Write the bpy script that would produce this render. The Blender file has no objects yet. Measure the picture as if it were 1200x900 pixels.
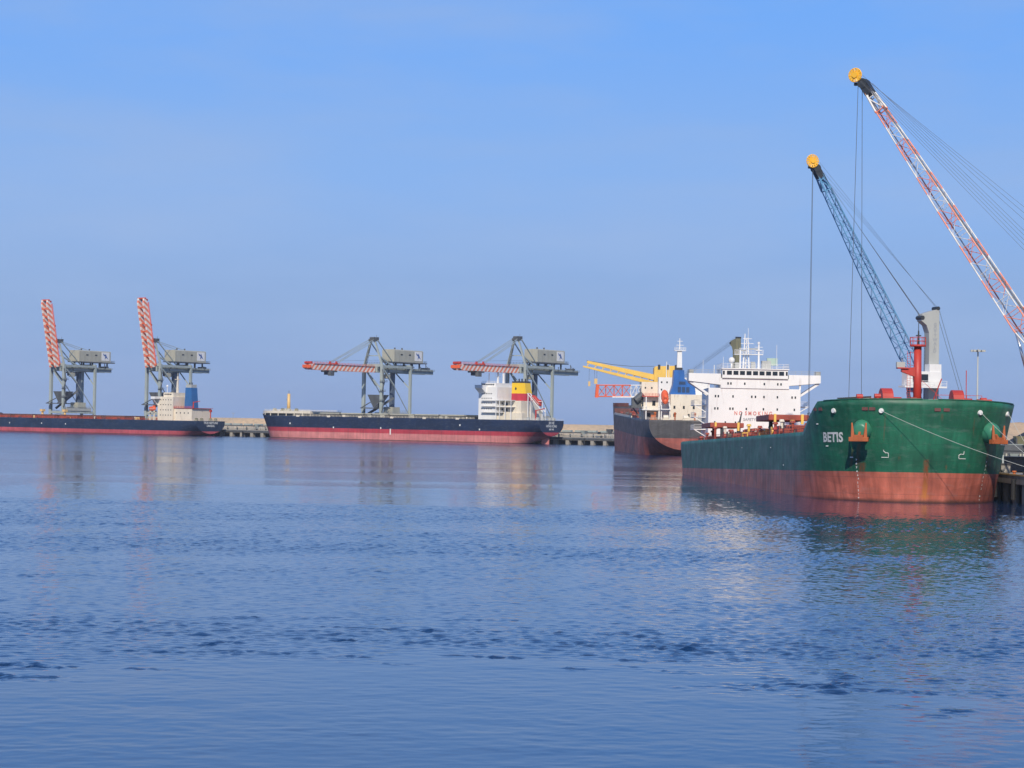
import bpy, bmesh, math, random
import numpy as np
from math import sin, cos, pi, radians, atan2, sqrt
from mathutils import Vector, Matrix, noise

SC = bpy.context.scene
COL = SC.collection
R = random.Random(7)
EYE = 11.4

# ------------------------------------------------------------------ camera
cd = bpy.data.cameras.new('camera')
cam = bpy.data.objects.new('camera', cd); COL.objects.link(cam)
cd.sensor_width = 36.0; cd.lens = 36.0 * 2626 / 1200
cd.clip_start = 0.5; cd.clip_end = 30000
cam.matrix_world = (Matrix.Translation((0, 0, EYE)) @ Matrix.Rotation(radians(90 + 1.025), 4, 'X')
                    @ Matrix.Rotation(radians(1.09), 4, 'Z'))
SC.camera = cam

# ------------------------------------------------------------------ world, sun, exposure
SUN_EL, SUN_AZ = radians(36), radians(180 + 4)      # azimuth from +Y, clockwise; sun behind the camera
w = bpy.data.worlds.new('World'); SC.world = w; w.use_nodes = True
nt = w.node_tree; nt.nodes.clear()
def wn(t, **k):
    n = nt.nodes.new(t)
    for a, b in k.items(): setattr(n, a, b)
    return n
out = wn('ShaderNodeOutputWorld'); bg = wn('ShaderNodeBackground'); nt.links.new(bg.outputs[0], out.inputs[0])
sky = wn('ShaderNodeTexSky', sky_type='NISHITA', sun_disc=False, sun_elevation=SUN_EL, sun_rotation=SUN_AZ,
         air_density=1.0, dust_density=0.6, ozone_density=2.0)
tc = wn('ShaderNodeTexCoord'); sep = wn('ShaderNodeSeparateXYZ'); nt.links.new(tc.outputs['Generated'], sep.inputs[0])
ramp = wn('ShaderNodeValToRGB'); nt.links.new(sep.outputs[2], ramp.inputs[0])
cr = ramp.color_ramp
cr.interpolation = 'EASE'
stops = [(0.0, (.200, .345, .70)), (.05, (.232, .385, .73)), (.11, (.225, .430, .87)), (.19, (.155, .405, .97)),
         (.28, (.070, .25, .72)), (.45, (.035, .15, .50)), (1.0, (.03, .12, .44))]
cr.elements[0].position, cr.elements[0].color = stops[0][0], (*stops[0][1], 1)
cr.elements[1].position, cr.elements[1].color = stops[-1][0], (*stops[-1][1], 1)
for p, c in stops[1:-1]:
    e = cr.elements.new(p); e.color = (*c, 1)
mul = wn('ShaderNodeVectorMath', operation='SCALE'); nt.links.new(ramp.outputs[0], mul.inputs[0]); mul.inputs['Scale'].default_value = 10.0
# thin veil of cirrus
mp = wn('ShaderNodeMapping'); mp.inputs['Scale'].default_value = (3.4, 3.4, 15); nt.links.new(tc.outputs['Generated'], mp.inputs[0])
nz = wn('ShaderNodeTexNoise'); nz.inputs['Scale'].default_value = 1.7; nz.inputs['Detail'].default_value = 5
nt.links.new(mp.outputs[0], nz.inputs[0])
mr = wn('ShaderNodeMapRange'); mr.inputs[1].default_value = .40; mr.inputs[2].default_value = .70; mr.inputs[3].default_value = 0; mr.inputs[4].default_value = .75
nt.links.new(nz.outputs[0], mr.inputs[0])
mc = wn('ShaderNodeMix', data_type='RGBA'); nt.links.new(mr.outputs[0], mc.inputs[0]); nt.links.new(mul.outputs[0], mc.inputs[6])
mc.inputs[7].default_value = (3.0, 4.5, 7.9, 1)
mx = wn('ShaderNodeMix', data_type='RGBA'); mx.inputs[0].default_value = .88
nt.links.new(sky.outputs[0], mx.inputs[6]); nt.links.new(mc.outputs[2], mx.inputs[7])
nt.links.new(mx.outputs[2], bg.inputs[0]); bg.inputs[1].default_value = 0.10
sl = bpy.data.lights.new('sun', 'SUN'); sl.energy = 4.0; sl.angle = radians(0.5); sl.color = (1.0, .91, .77)
so = bpy.data.objects.new('sun', sl); COL.objects.link(so)
sd = Vector((sin(SUN_AZ) * cos(SUN_EL), cos(SUN_AZ) * cos(SUN_EL), sin(SUN_EL)))   # towards the sun
so.rotation_euler = sd.to_track_quat('Z', 'Y').to_euler(); so.location = (0, -50, 200)
SC.view_settings.view_transform = 'Standard'; SC.view_settings.look = 'None'
SC.view_settings.gamma = 1; SC.view_settings.exposure = 0.0; SC.view_settings.use_curve_mapping = False
SC.cycles.max_bounces = 6; SC.cycles.use_denoising = True
SC.cycles.volume_bounces = 0; SC.cycles.transparent_max_bounces = 4

# ------------------------------------------------------------------ materials
class NT:
    def __init__(s, name):
        s.m = bpy.data.materials.new(name); s.m.use_nodes = True; s.t = s.m.node_tree
        s.b = s.t.nodes['Principled BSDF']
        s.tc = s.t.nodes.new('ShaderNodeTexCoord')
    def n(s, t, **k):
        x = s.t.nodes.new(t)
        for a, b in k.items(): setattr(x, a, b)
        return x
    def l(s, a, b): s.t.links.new(a, b)
    def put(s, sock, v):
        if isinstance(v, bpy.types.NodeSocket): s.l(v, sock)
        else: sock.default_value = v
    def math(s, op, a, b=None, c=None, clamp=False):
        x = s.n('ShaderNodeMath', operation=op); x.use_clamp = clamp
        for i, v in enumerate((a, b, c)):
            if v is not None: s.put(x.inputs[i], v)
        return x.outputs[0]
    def xyz(s, sock=None):
        x = s.n('ShaderNodeSeparateXYZ'); s.l(sock or s.tc.outputs['Object'], x.inputs[0]); return x.outputs
    def noise(s, scale=(1, 1, 1), sc=1.0, detail=3, rough=.5, src=None):
        m = s.n('ShaderNodeMapping'); m.inputs['Scale'].default_value = scale; s.l(src or s.tc.outputs['Object'], m.inputs[0])
        x = s.n('ShaderNodeTexNoise'); x.inputs['Scale'].default_value = sc; x.inputs['Detail'].default_value = detail
        x.inputs['Roughness'].default_value = rough; s.l(m.outputs[0], x.inputs[0]); return x.outputs[0]
    def rng(s, v, a, b, c, d, smooth=False):
        x = s.n('ShaderNodeMapRange'); s.put(x.inputs[0], v)
        if smooth: x.interpolation_type = 'SMOOTHSTEP'
        for i, q in enumerate((a, b, c, d)): s.put(x.inputs[i + 1], q)
        return x.outputs[0]
    def mix(s, f, a, b, mode='MIX'):
        x = s.n('ShaderNodeMix', data_type='RGBA', blend_type=mode); s.put(x.inputs[0], f)
        for i, v in ((6, a), (7, b)): s.put(x.inputs[i], (*v, 1) if isinstance(v, tuple) else v)
        return x.outputs[2]
    def done(s, col, rough=.5, metal=0, spec=None):
        s.put(s.b.inputs['Base Color'], (*col, 1) if isinstance(col, tuple) else col)
        s.put(s.b.inputs['Roughness'], rough); s.b.inputs['Metallic'].default_value = metal
        if spec is not None: s.b.inputs['Specular IOR Level'].default_value = spec
        return s.m

def paint(name, col, rough=.5, metal=0, var=.25, rust=.0, rustcol=(.16, .06, .025), sc=.35):
    k = NT(name)
    a = k.noise((1, 1, .35), sc, 4, .6)
    v = k.rng(a, .3, .7, 1 - var, 1 + var * .5)
    c = k.mix(1.0, col, (1, 1, 1))
    g = k.n('ShaderNodeVectorMath', operation='SCALE'); g.inputs[0].default_value = col; k.l(v, g.inputs['Scale'])
    c = g.outputs[0]
    if rust:
        b = k.noise((1.3, 1.3, .18), sc * 2.6, 5, .65)
        c = k.mix(k.rng(b, .58, .72, 0, rust), c, rustcol)
    return k.done(c, rough, metal)

def hull_mat(name, bands, rust=.3, streaks=(), rough=.38, dirt=.2, fade=None):
    """bands: [(z_top, colour), ...] from the keel up; streaks: (x, halfwidth, z_top, z_bottom, strength)"""
    k = NT(name); X, Y, Z = k.xyz()
    wob = k.math('MULTIPLY', k.math('SUBTRACT', k.noise((.3, .3, .3), 1, 2), .5), .12)
    zz = k.math('ADD', Z, wob)
    c = None
    for i, (zt, col) in enumerate(bands):
        c = col if c is None else k.mix(k.math('GREATER_THAN', zz, bands[i - 1][0]), c, col)
    # plating shades and washed streaks
    pan = k.n('ShaderNodeTexVoronoi'); pan.inputs['Scale'].default_value = 1.0
    m = k.n('ShaderNodeMapping'); m.inputs['Scale'].default_value = (.1, .11, .36); k.l(k.tc.outputs['Object'], m.inputs[0]); k.l(m.outputs[0], pan.inputs[0])
    sepc = k.n('ShaderNodeSeparateColor'); k.l(pan.outputs['Color'], sepc.inputs[0])
    v1 = k.rng(sepc.outputs[0], 0, 1, 1 - dirt * .4, 1 + dirt * .3)
    v2 = k.rng(k.noise((.9, .9, .06), 1, 5, .6), .3, .7, 1 - dirt, 1 + dirt * .8)
    v3 = k.rng(k.noise((.12, .12, .2), 1, 3, .5), .35, .65, 1 - dirt * .7, 1 + dirt * .6)
    v = k.math('MULTIPLY', k.math('MULTIPLY', v1, v2), v3)
    g = k.n('ShaderNodeVectorMath', operation='SCALE'); k.l(c, g.inputs[0]); k.l(v, g.inputs['Scale']); c = g.outputs[0]
    # welded seams between the plates
    sy_ = k.math('ABSOLUTE', k.math('SUBTRACT', k.math('FRACT', k.math('MULTIPLY', Y, 1 / 11.6)), .5))
    sz_ = k.math('ABSOLUTE', k.math('SUBTRACT', k.math('FRACT', k.math('MULTIPLY', Z, 1 / 2.7)), .5))
    se = k.math('MAXIMUM', k.math('MULTIPLY', k.math('LESS_THAN', sy_, .011), k.math('LESS_THAN', Y, -26)), k.math('MULTIPLY', k.math('LESS_THAN', sz_, .016), .6))
    c = k.mix(k.math('MULTIPLY', se, .45), c, (.02, .025, .03))
    # chalky scuffing
    c = k.mix(k.rng(k.noise((.5, .5, 1.6), .8, 6, .7), .52, .8, 0, .22), c, (.33, .34, .32))
    rn = k.noise((1.6, 1.6, .1), .9, 6, .7)
    c = k.mix(k.rng(rn, .62, .78, 0, rust), c, (.17, .06, .025))
    # slime line
    c = k.mix(k.rng(k.math('ADD', Z, k.math('MULTIPLY', k.noise((.8, .8, .8), 1, 4), .5)), .4, 1.0, .85, 0), c, (.035, .028, .022))
    n2 = k.noise((3, 3, .5), 1.1, 5, .7); n3 = k.noise((2.6, 2.6, .45), 1.3, 6, .75)
    for (sx, sw, zt, zb, st) in streaks:
        dx = k.math('ABSOLUTE', k.math('SUBTRACT', X, sx))
        edge = k.math('ADD', dx, k.math('MULTIPLY', k.math('SUBTRACT', n2, .5), sw * 1.6))
        f = k.rng(edge, sw * .35, sw, st, 0, True)
        f = k.math('MULTIPLY', f, k.rng(Z, zt - .5, zt, 1, 0, True)); f = k.math('MULTIPLY', f, k.rng(Z, zb, zb + 1.2, 0, 1, True))
        front = k.math('MULTIPLY', k.math('GREATER_THAN', Y, -22), k.rng(n3, .36, .58, .12, 1))
        f = k.math('MULTIPLY', f, front)
        c = k.mix(f, c, k.mix(k.rng(Z, .5, 4.6, 0, 1), (.62, .22, .04), (.20, .055, .015)))
    rr = k.rng(k.noise((.3, .3, .3), 1, 3), .3, .7, rough + .04, rough + .2)
    return k.done(c, rr)

WHITE = paint('white_paint', (.80, .79, .76), .45, var=.07, rust=.25)
CREAM = paint('cream_paint', (.76, .68, .54), .5, var=.1, rust=.45)
DKRED = paint('oxide_red_paint', (.36, .065, .035), .55, var=.35, rust=.5)
REDP = paint('red_paint', (.50, .045, .03), .5, var=.2, rust=.3)
ORANGE = paint('orange_paint', (.80, .13, .04), .5, var=.2, rust=.2)
YELLOW = paint('yellow_paint', (.82, .52, .10), .5, var=.12, rust=.2)
YELW = paint('funnel_yellow_paint', (.85, .55, .02), .45, var=.05)
YCREAM = paint('buff_paint', (.75, .50, .20), .5, var=.15, rust=.3)
BLUEP = paint('blue_paint', (.025, .13, .34), .45, var=.15, rust=.1)
BOOMBLUE = paint('boom_blue_paint', (.13, .34, .55), .5, var=.2)
GREY = paint('crane_grey_paint', (.36, .41, .39), .55, var=.18, rust=.25)
LGREY = paint('tower_grey_paint', (.42, .43, .40), .5, var=.12, rust=.25)
HOUSE = paint('house_grey_paint', (.42, .41, .33), .55, var=.16, rust=.2)
OLIVE = paint('olive_paint', (.22, .21, .12), .6, var=.25, rust=.3)
DARK = paint('dark_steel', (.035, .04, .045), .5, var=.3)
MDARK = paint('machinery_steel', (.10, .11, .12), .6, var=.3, rust=.3)
BROWNDK = paint('deck_brown', (.15, .055, .045), .6, var=.3, rust=.5)
DECKG = paint('deck_green_grey', (.12, .14, .11), .7, var=.3, rust=.4)
ROPE = paint('rope_fibre', (.55, .56, .50), .8, var=.1)
WIRE = paint('wire_rope', (.10, .12, .15), .5, var=.1)
GLASS = NT('window_glass').done((.02, .025, .03), .12)
TEXTW = paint('lettering_white', (.78, .78, .72), .5, var=.12)
TEXTR = paint('lettering_red', (.66, .22, .19), .5, var=.1)
TEXTG = paint('lettering_grey', (.30, .32, .34), .5, var=.1)
TEXTB = paint('emblem_blue', (.05, .12, .33), .5, var=.05)
RUST = paint('rusty_orange', (.52, .13, .035), .7, var=.4, rust=.5)
LGREEN = paint('bolster_green', (.045, .23, .135), .4, var=.15, rust=.15)
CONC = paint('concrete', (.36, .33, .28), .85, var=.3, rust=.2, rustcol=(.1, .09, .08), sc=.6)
CONCD = paint('dark_concrete', (.07, .065, .06), .8, var=.4)  # dark concrete; below the decks its tone carries the shade of the recess
RUBBER = paint('rubber', (.02, .02, .02), .7)
CHROME = NT('hydraulic_rod').done((.6, .6, .6), .25, .8)

def stripes(name, axis, period, c1, c2, slant=0.0, duty=.5):
    k = NT(name); s = k.xyz()
    v = k.math('MULTIPLY', s[axis], 1.0 / period)
    if slant: v = k.math('ADD', v, k.math('MULTIPLY', s[2], slant / period))
    f = k.math('GREATER_THAN', k.math('FRACT', k.math('ADD', v, 100.0)), duty)
    c = k.mix(f, c1, c2)
    g = k.n('ShaderNodeVectorMath', operation='SCALE'); k.l(c, g.inputs[0])
    k.l(k.rng(k.noise((1, 1, 1), .8, 4), .3, .7, .82, 1.08), g.inputs['Scale'])
    return k.done(g.outputs[0], .5)
STRIPE = stripes('red_white_stripes', 1, 4.1, (.84, .24, .13), (.84, .76, .68), 1.0)
BOOMSTR = stripes('boom_red_white', 1, 6.9, (.84, .25, .14), (.72, .70, .66), 0, .5)

# ------------------------------------------------------------------ mesh builder
class MB:
    def __init__(s): s.v = []; s.f = []
    def quad_prism(s, P):                                  # eight corners: bottom four, top four
        n = len(s.v); s.v += [tuple(p) for p in P]
        for q in ((0, 3, 2, 1), (4, 5, 6, 7), (0, 1, 5, 4), (1, 2, 6, 5), (2, 3, 7, 6), (3, 0, 4, 7)): s.f.append(tuple(n + i for i in q))
        return s
    def box(s, x0, x1, y0, y1, z0, z1):
        return s.quad_prism([(x0, y0, z0), (x1, y0, z0), (x1, y1, z0), (x0, y1, z0), (x0, y0, z1), (x1, y0, z1), (x1, y1, z1), (x0, y1, z1)])
    def cbox(s, c, d): return s.box(c[0] - d[0] / 2, c[0] + d[0] / 2, c[1] - d[1] / 2, c[1] + d[1] / 2, c[2] - d[2] / 2, c[2] + d[2] / 2)
    def bar(s, p, q, w, h=None, w2=None, h2=None):
        p, q = Vector(p), Vector(q); d = (q - p).normalized(); h = h or w; w2 = w2 or w; h2 = h2 or h
        up = Vector((0, 0, 1)) if abs(d.z) < .95 else Vector((0, 1, 0))
        a = d.cross(up).normalized(); b = a.cross(d).normalized(); P = []
        for (o, W, H) in ((p, w, h), (q, w2, h2)):
            for i, j in ((-1, -1), (1, -1), (1, 1), (-1, 1)): P.append(o + a * (i * W / 2) + b * (j * H / 2))
        return s.quad_prism(P)
    def tube(s, p, q, r, r2=None, n=8, cap=True):
        p, q = Vector(p), Vector(q); d = (q - p).normalized(); r2 = r if r2 is None else r2
        up = Vector((0, 0, 1)) if abs(d.z) < .95 else Vector((0, 1, 0))
        a = d.cross(up).normalized(); b = a.cross(d); k = len(s.v)
        for o, rr in ((p, r), (q, r2)):
            for i in range(n):
                t = 2 * pi * i / n; s.v.append(tuple(o + a * (rr * cos(t)) + b * (rr * sin(t))))
        for i in range(n): s.f.append((k + i, k + (i + 1) % n, k + n + (i + 1) % n, k + n + i))
        if cap: s.f.append(tuple(k + i for i in range(n - 1, -1, -1))); s.f.append(tuple(k + n + i for i in range(n)))
        return s
    def path(s, pts, r, n=6):
        pts = [Vector(p) for p in pts]; k = len(s.v); m = len(pts)
        for j, o in enumerate(pts):
            d = (pts[min(j + 1, m - 1)] - pts[max(j - 1, 0)]).normalized()
            up = Vector((0, 0, 1)) if abs(d.z) < .95 else Vector((0, 1, 0))
            a = d.cross(up).normalized(); b = a.cross(d)
            for i in range(n):
                t = 2 * pi * i / n; s.v.append(tuple(o + a * (r * cos(t)) + b * (r * sin(t))))
        for j in range(m - 1):
            for i in range(n):
                s.f.append((k + j * n + i, k + j * n + (i + 1) % n, k + (j + 1) * n + (i + 1) % n, k + (j + 1) * n + i))
        return s
    def prism(s, poly, ax, a, b):
        """poly in the two other axes, extruded along axis ax from a to b"""
        n = len(poly); k = len(s.v)
        for t in (a, b):
            for (u, v) in poly:
                s.v.append({0: (t, u, v), 1: (u, t, v), 2: (u, v, t)}[ax])
        s.f.append(tuple(k + i for i in range(n - 1, -1, -1))); s.f.append(tuple(k + n + i for i in range(n)))
        for i in range(n): s.f.append((k + i, k + (i + 1) % n, k + n + (i + 1) % n, k + n + i))
        return s
    def ball(s, c, r, n=10, m=7, z0=-1.0):
        k = len(s.v); r = (r, r, r) if not hasattr(r, '__len__') else r
        lo = math.asin(z0)
        for j in range(m + 1):
            t = lo + (pi / 2 - lo) * j / m
            for i in range(n):
                a = 2 * pi * i / n; s.v.append((c[0] + r[0] * cos(t) * cos(a), c[1] + r[1] * cos(t) * sin(a), c[2] + r[2] * sin(t)))
        for j in range(m):
            for i in range(n): s.f.append((k + j * n + i, k + j * n + (i + 1) % n, k + (j + 1) * n + (i + 1) % n, k + (j + 1) * n + i))
        s.f.append(tuple(k + i for i in range(n - 1, -1, -1)))
        return s
    def rail(s, pts, h=1.1, step=1.8, r=.035):
        for a, b in zip(pts, pts[1:]):
            a, b = Vector(a), Vector(b); n = max(1, int((b - a).length / step))
            for i in range(n + 1):
                p = a.lerp(b, i / n); s.bar(p, p + Vector((0, 0, h)), r * 1.4)
            for z in (h, h * .6, h * .3): s.bar(a + Vector((0, 0, z)), b + Vector((0, 0, z)), r * 1.4)
        return s
    def lattice(s, p0, p1, w0, w1, d0, d1, n, rc, rl, side=Vector((1, 0, 0))):
        """square truss from p0 to p1, widths along `side`, depths across"""
        p0, p1 = Vector(p0), Vector(p1); d = (p1 - p0).normalized(); b = side.cross(d).normalized(); rings = []
        for i in range(n + 1):
            t = i / n; o = p0.lerp(p1, t); W = (w0 + (w1 - w0) * t) / 2; D = (d0 + (d1 - d0) * t) / 2
            rings.append([o + side * (x * W) + b * (y * D) for x, y in ((-1, -1), (1, -1), (1, 1), (-1, 1))])
        for i in range(n):
            for c in range(4):
                s.tube(rings[i][c], rings[i + 1][c], rc, n=6)
                q = (c + 1) % 4
                if (i + c) % 2: s.tube(rings[i][c], rings[i + 1][q], rl, n=5)
                else: s.tube(rings[i][q], rings[i + 1][c], rl, n=5)
                s.tube(rings[i][c], rings[i][q], rl, n=5)
        return s
    def build(s, name, mat, parent=None, smooth=False, bevel=0, loc=None):
        me = bpy.data.meshes.new(name); me.from_pydata(s.v, [], s.f); me.validate()
        bm = bmesh.new(); bm.from_mesh(me); bmesh.ops.recalc_face_normals(bm, faces=bm.faces); bm.to_mesh(me); bm.free()
        if smooth:
            for p in me.polygons: p.use_smooth = True
        o = bpy.data.objects.new(name, me); COL.objects.link(o); me.materials.append(mat)
        if parent: o.parent = parent
        if loc: o.location = loc
        if bevel:
            m = o.modifiers.new('edge', 'BEVEL'); m.width = bevel; m.segments = 2; m.limit_method = 'ANGLE'
        return o

def tag(o, label=None, cat=None, group=None, kind=None):
    if label: o['label'] = label
    if cat: o['category'] = cat
    if group: o['group'] = group
    if kind: o['kind'] = kind
    return o
def thing(name, label, cat, loc=(0, 0, 0), rz=0, group=None, rx=0):
    o = bpy.data.objects.new(name, None); COL.objects.link(o); o.empty_display_size = .5
    o.matrix_world = Matrix.Translation(loc) @ Matrix.Rotation(rz, 4, 'Z') @ Matrix.Rotation(rx, 4, 'X')
    return tag(o, label, cat, group)

_fc = {}
def text2d(txt, size, bold=0.0):
    key = (txt, size, bold)
    if key in _fc: return _fc[key]
    c = bpy.data.curves.new('t', 'FONT'); c.body = txt; c.size = size; c.offset = bold; c.align_x = 'CENTER'; c.align_y = 'CENTER'; c.resolution_u = 3
    o = bpy.data.objects.new('t', c); COL.objects.link(o)
    dg = bpy.context.evaluated_depsgraph_get(); me = o.evaluated_get(dg).to_mesh()
    V = [(v.co.x, v.co.y) for v in me.vertices]; F = [tuple(p.vertices) for p in me.polygons]
    o.evaluated_get(dg).to_mesh_clear(); bpy.data.objects.remove(o); bpy.data.curves.remove(c)
    _fc[key] = (V, F); return V, F
def lettering(txt, size, fn, mat, parent, bold=0.0, name='lettering', dense=False):
    V, F = text2d(txt, size, bold)
    me = bpy.data.meshes.new(name); me.from_pydata([(x, y, 0) for x, y in V], [], F)
    bm = bmesh.new(); bm.from_mesh(me)
    if dense:
        bmesh.ops.triangulate(bm, faces=bm.faces); bmesh.ops.subdivide_edges(bm, edges=bm.edges, cuts=2)
    for v in bm.verts: v.co = fn(v.co.x, v.co.y)
    bm.to_mesh(me); bm.free(); me.materials.append(mat)
    o = bpy.data.objects.new(name, me); COL.objects.link(o); o.parent = parent
    return o

# ------------------------------------------------------------------ water
def water():
    rg = np.random.RandomState(11)
    tab = rg.rand(256, 256)
    def vn(x, y):
        xi, yi = np.floor(x).astype(int), np.floor(y).astype(int); fx, fy = x - xi, y - yi
        fx = fx * fx * (3 - 2 * fx); fy = fy * fy * (3 - 2 * fy)
        g = lambda i, j: tab[(xi + i) & 255, (yi + j) & 255]
        return (g(0, 0) * (1 - fx) + g(1, 0) * fx) * (1 - fy) + (g(0, 1) * (1 - fx) + g(1, 1) * fx) * fy
    def fbm(x, y, o=5, r=.55):
        t = 0; a_ = 1; n_ = 0
        for i in range(o): t = t + a_ * vn(x * 2 ** i + 17.3 * i, y * 2 ** i + 5.1 * i); n_ += a_; a_ *= r
        return t / n_
    def ss(v, a_, b_): t = np.clip((v - a_) / (b_ - a_), 0, 1); return t * t * (3 - 2 * t)
    x0, x1, y0, y1 = -84.0, 84.0, 58.0, 392.0
    nx = 860; xs = np.linspace(x0, x1, nx)
    ys = [y0]
    while ys[-1] < y1: ys.append(ys[-1] + .17 + (ys[-1] - 56) * .0012)
    ys[-1] = y1; ys = np.array(ys); ny = len(ys)
    X, Y = np.meshgrid(xs, ys)
    # where the breeze ruffles the surface: slick near water with a ragged, curved edge
    yy = Y + np.minimum(.036 * (X + 4) ** 2, 34) + (fbm(X * .05, Y * .11) - .5) * 34 + (fbm(X * .016 + 9, Y * .03 + 4, 3) - .5) * 14
    slick = 1 - ss(yy, 110, 121)
    rid = 1 - ss(np.abs(fbm(X * .032 + 40, Y * .15 + 8) - .5), 0, .045)
    band = ss(yy, 100, 112) * (1 - ss(yy, 117, 136)) * rid
    edge = ss(yy, 111, 114) * (1 - ss(yy, 115, 120)) * ss(fbm(X * .08 + 3, Y * .2), .42, .56)
    band = np.maximum(band, edge) * ss(fbm(X * .45, Y * .45 + 30, 5, .65), .38, .62)
    gust = .65 + .7 * ss(fbm(X * .012 + 3, Y * .05 + 1, 4), .3, .7)
    yw = Y + (fbm(X * .012 + 70, Y * .008, 4) - .5) * 60
    calm = ss(yw, 285, 325)
    A = (.20 * gust * (1 - slick) + .055 * slick) * (1 - .5 * calm) + .16 * band
    A = A * (.35 + 1.3 * fbm(X * .35, Y * .22 + 50, 4))
    fade = ss(X, x0, x0 + 12) * (1 - ss(X, x1 - 12, x1)) * ss(Y, y0, y0 + 5) * (1 - ss(Y, y1 - 14, y1))
    H = np.zeros_like(X)
    for i in range(80):
        L = .48 * (1.9 / .48) ** (rg.rand() ** 1.25); th = rg.normal(0, .85) + .2; k_ = 2 * pi / L
        H += (.0155 * L ** .95) * np.sin(k_ * (np.sin(th) * X + np.cos(th) * Y) + rg.rand() * 2 * pi)
    H *= A * fade * .50
    B = np.zeros_like(X)
    for i in range(34):
        L = .5 + .6 * rg.rand(); th = rg.normal(0, .9); k_ = 2 * pi / L
        B += .011 * L * np.sin(k_ * (np.sin(th) * X + np.cos(th) * Y) + rg.rand() * 2 * pi)
    H += B * fade * (1.25 * band + .36 * gust * (1 - slick) * (1 - .7 * calm))
    H += fade * .05 * (fbm(X * .22 + 11, Y * .34, 3, .5) - .5)
    V = np.stack([X, Y, H], -1).reshape(-1, 3)
    idx = np.arange(nx * ny).reshape(ny, nx)
    F = np.stack([idx[:-1, :-1], idx[:-1, 1:], idx[1:, 1:], idx[1:, :-1]], -1).reshape(-1, 4)
    # coarse open water all round the ruffled patch
    gx = [-7000, -2500, -900, -300, x0, x1, 300, 900, 2500, 7000]; gy = [-1500, -200, y0, y1, 700, 1300, 2500, 5000, 9000]
    base = len(V); G = np.array([(x, y, 0) for y in gy for x in gx], float); n = len(gx); F2 = []
    for j in range(len(gy) - 1):
        for i in range(n - 1):
            if i == 4 and j == 2: continue
            F2.append((base + j * n + i, base + j * n + i + 1, base + (j + 1) * n + i + 1, base + (j + 1) * n + i))
    V = np.concatenate([V, G]); F = np.concatenate([F, np.array(F2)])
    me = bpy.data.meshes.new('water'); me.vertices.add(len(V)); me.vertices.foreach_set('co', V.ravel().astype(np.float32))
    me.loops.add(F.size); me.loops.foreach_set('vertex_index', F.ravel().astype(np.int32))
    me.polygons.add(len(F)); me.polygons.foreach_set('loop_start', np.arange(0, F.size, 4, dtype=np.int32)); me.polygons.foreach_set('loop_total', np.full(len(F), 4, dtype=np.int32))
    me.update(calc_edges=True); me.polygons.foreach_set('use_smooth', np.ones(len(F), bool))
    for nm, arr in (('ruffle', A * fade), ('patch', fade)):
        at = me.attributes.new(nm, 'FLOAT', 'POINT'); at.data.foreach_set('value', np.concatenate([arr.ravel(), np.zeros(len(G))]).astype(np.float32))
    k = NT('harbour_water'); X, Y, Z = k.xyz()
    ru = k.n('ShaderNodeAttribute', attribute_name='ruffle').outputs['Fac']; pa = k.n('ShaderNodeAttribute', attribute_name='patch').outputs['Fac']
    yw = k.math('ADD', Y, k.math('MULTIPLY', k.math('SUBTRACT', k.noise((.006, .004, 1), 1, 3, .6), .5), 130.0))
    calm = k.math('MULTIPLY', k.rng(yw, 350, 430, 0, 1, True), k.rng(yw, 620, 860, 1, 0, True))
    lanes = k.rng(k.noise((.0016, .014, 1), 1, 4, .6), .46, .56, 0, 1, True)
    w1 = k.noise((1.05, .30, 1), 1, 2.5, .5); w2 = k.noise((.22, .30, 1), 1, 4, .55); w3 = k.noise((2.6, 1.6, 1), 1, 3, .55)
    fa = k.rng(calm, 0, 1, k.rng(lanes, 0, 1, .6, 1.2), k.rng(lanes, 0, 1, .10, .34))
    out_ = k.math('SUBTRACT', 1.0, pa)
    h = k.math('MULTIPLY', k.math('ADD', k.math('MULTIPLY', w1, .36), k.math('MULTIPLY', w2, .09)), k.math('MULTIPLY', fa, out_))
    h = k.math('ADD', h, k.math('MULTIPLY', w3, k.math('ADD', k.math('MULTIPLY', ru, .06), .0015)))
    h = k.math('ADD', h, k.math('MULTIPLY', w2, k.math('MULTIPLY', pa, .012)))
    bp = k.n('ShaderNodeBump'); bp.inputs['Strength'].default_value = 1.0; bp.inputs['Distance'].default_value = 1.0
    k.l(h, bp.inputs['Height']); k.l(bp.outputs[0], k.b.inputs['Normal'])
    k.b.inputs['IOR'].default_value = 1.33
    me.materials.append(k.done((.003, .028, .088), k.math('ADD', k.rng(ru, 0, .5, .05, .09), k.rng(Y, 400, 1000, 0, .07))))
    o = bpy.data.objects.new('water', me); COL.objects.link(o); o['kind'] = 'structure'
water()

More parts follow.
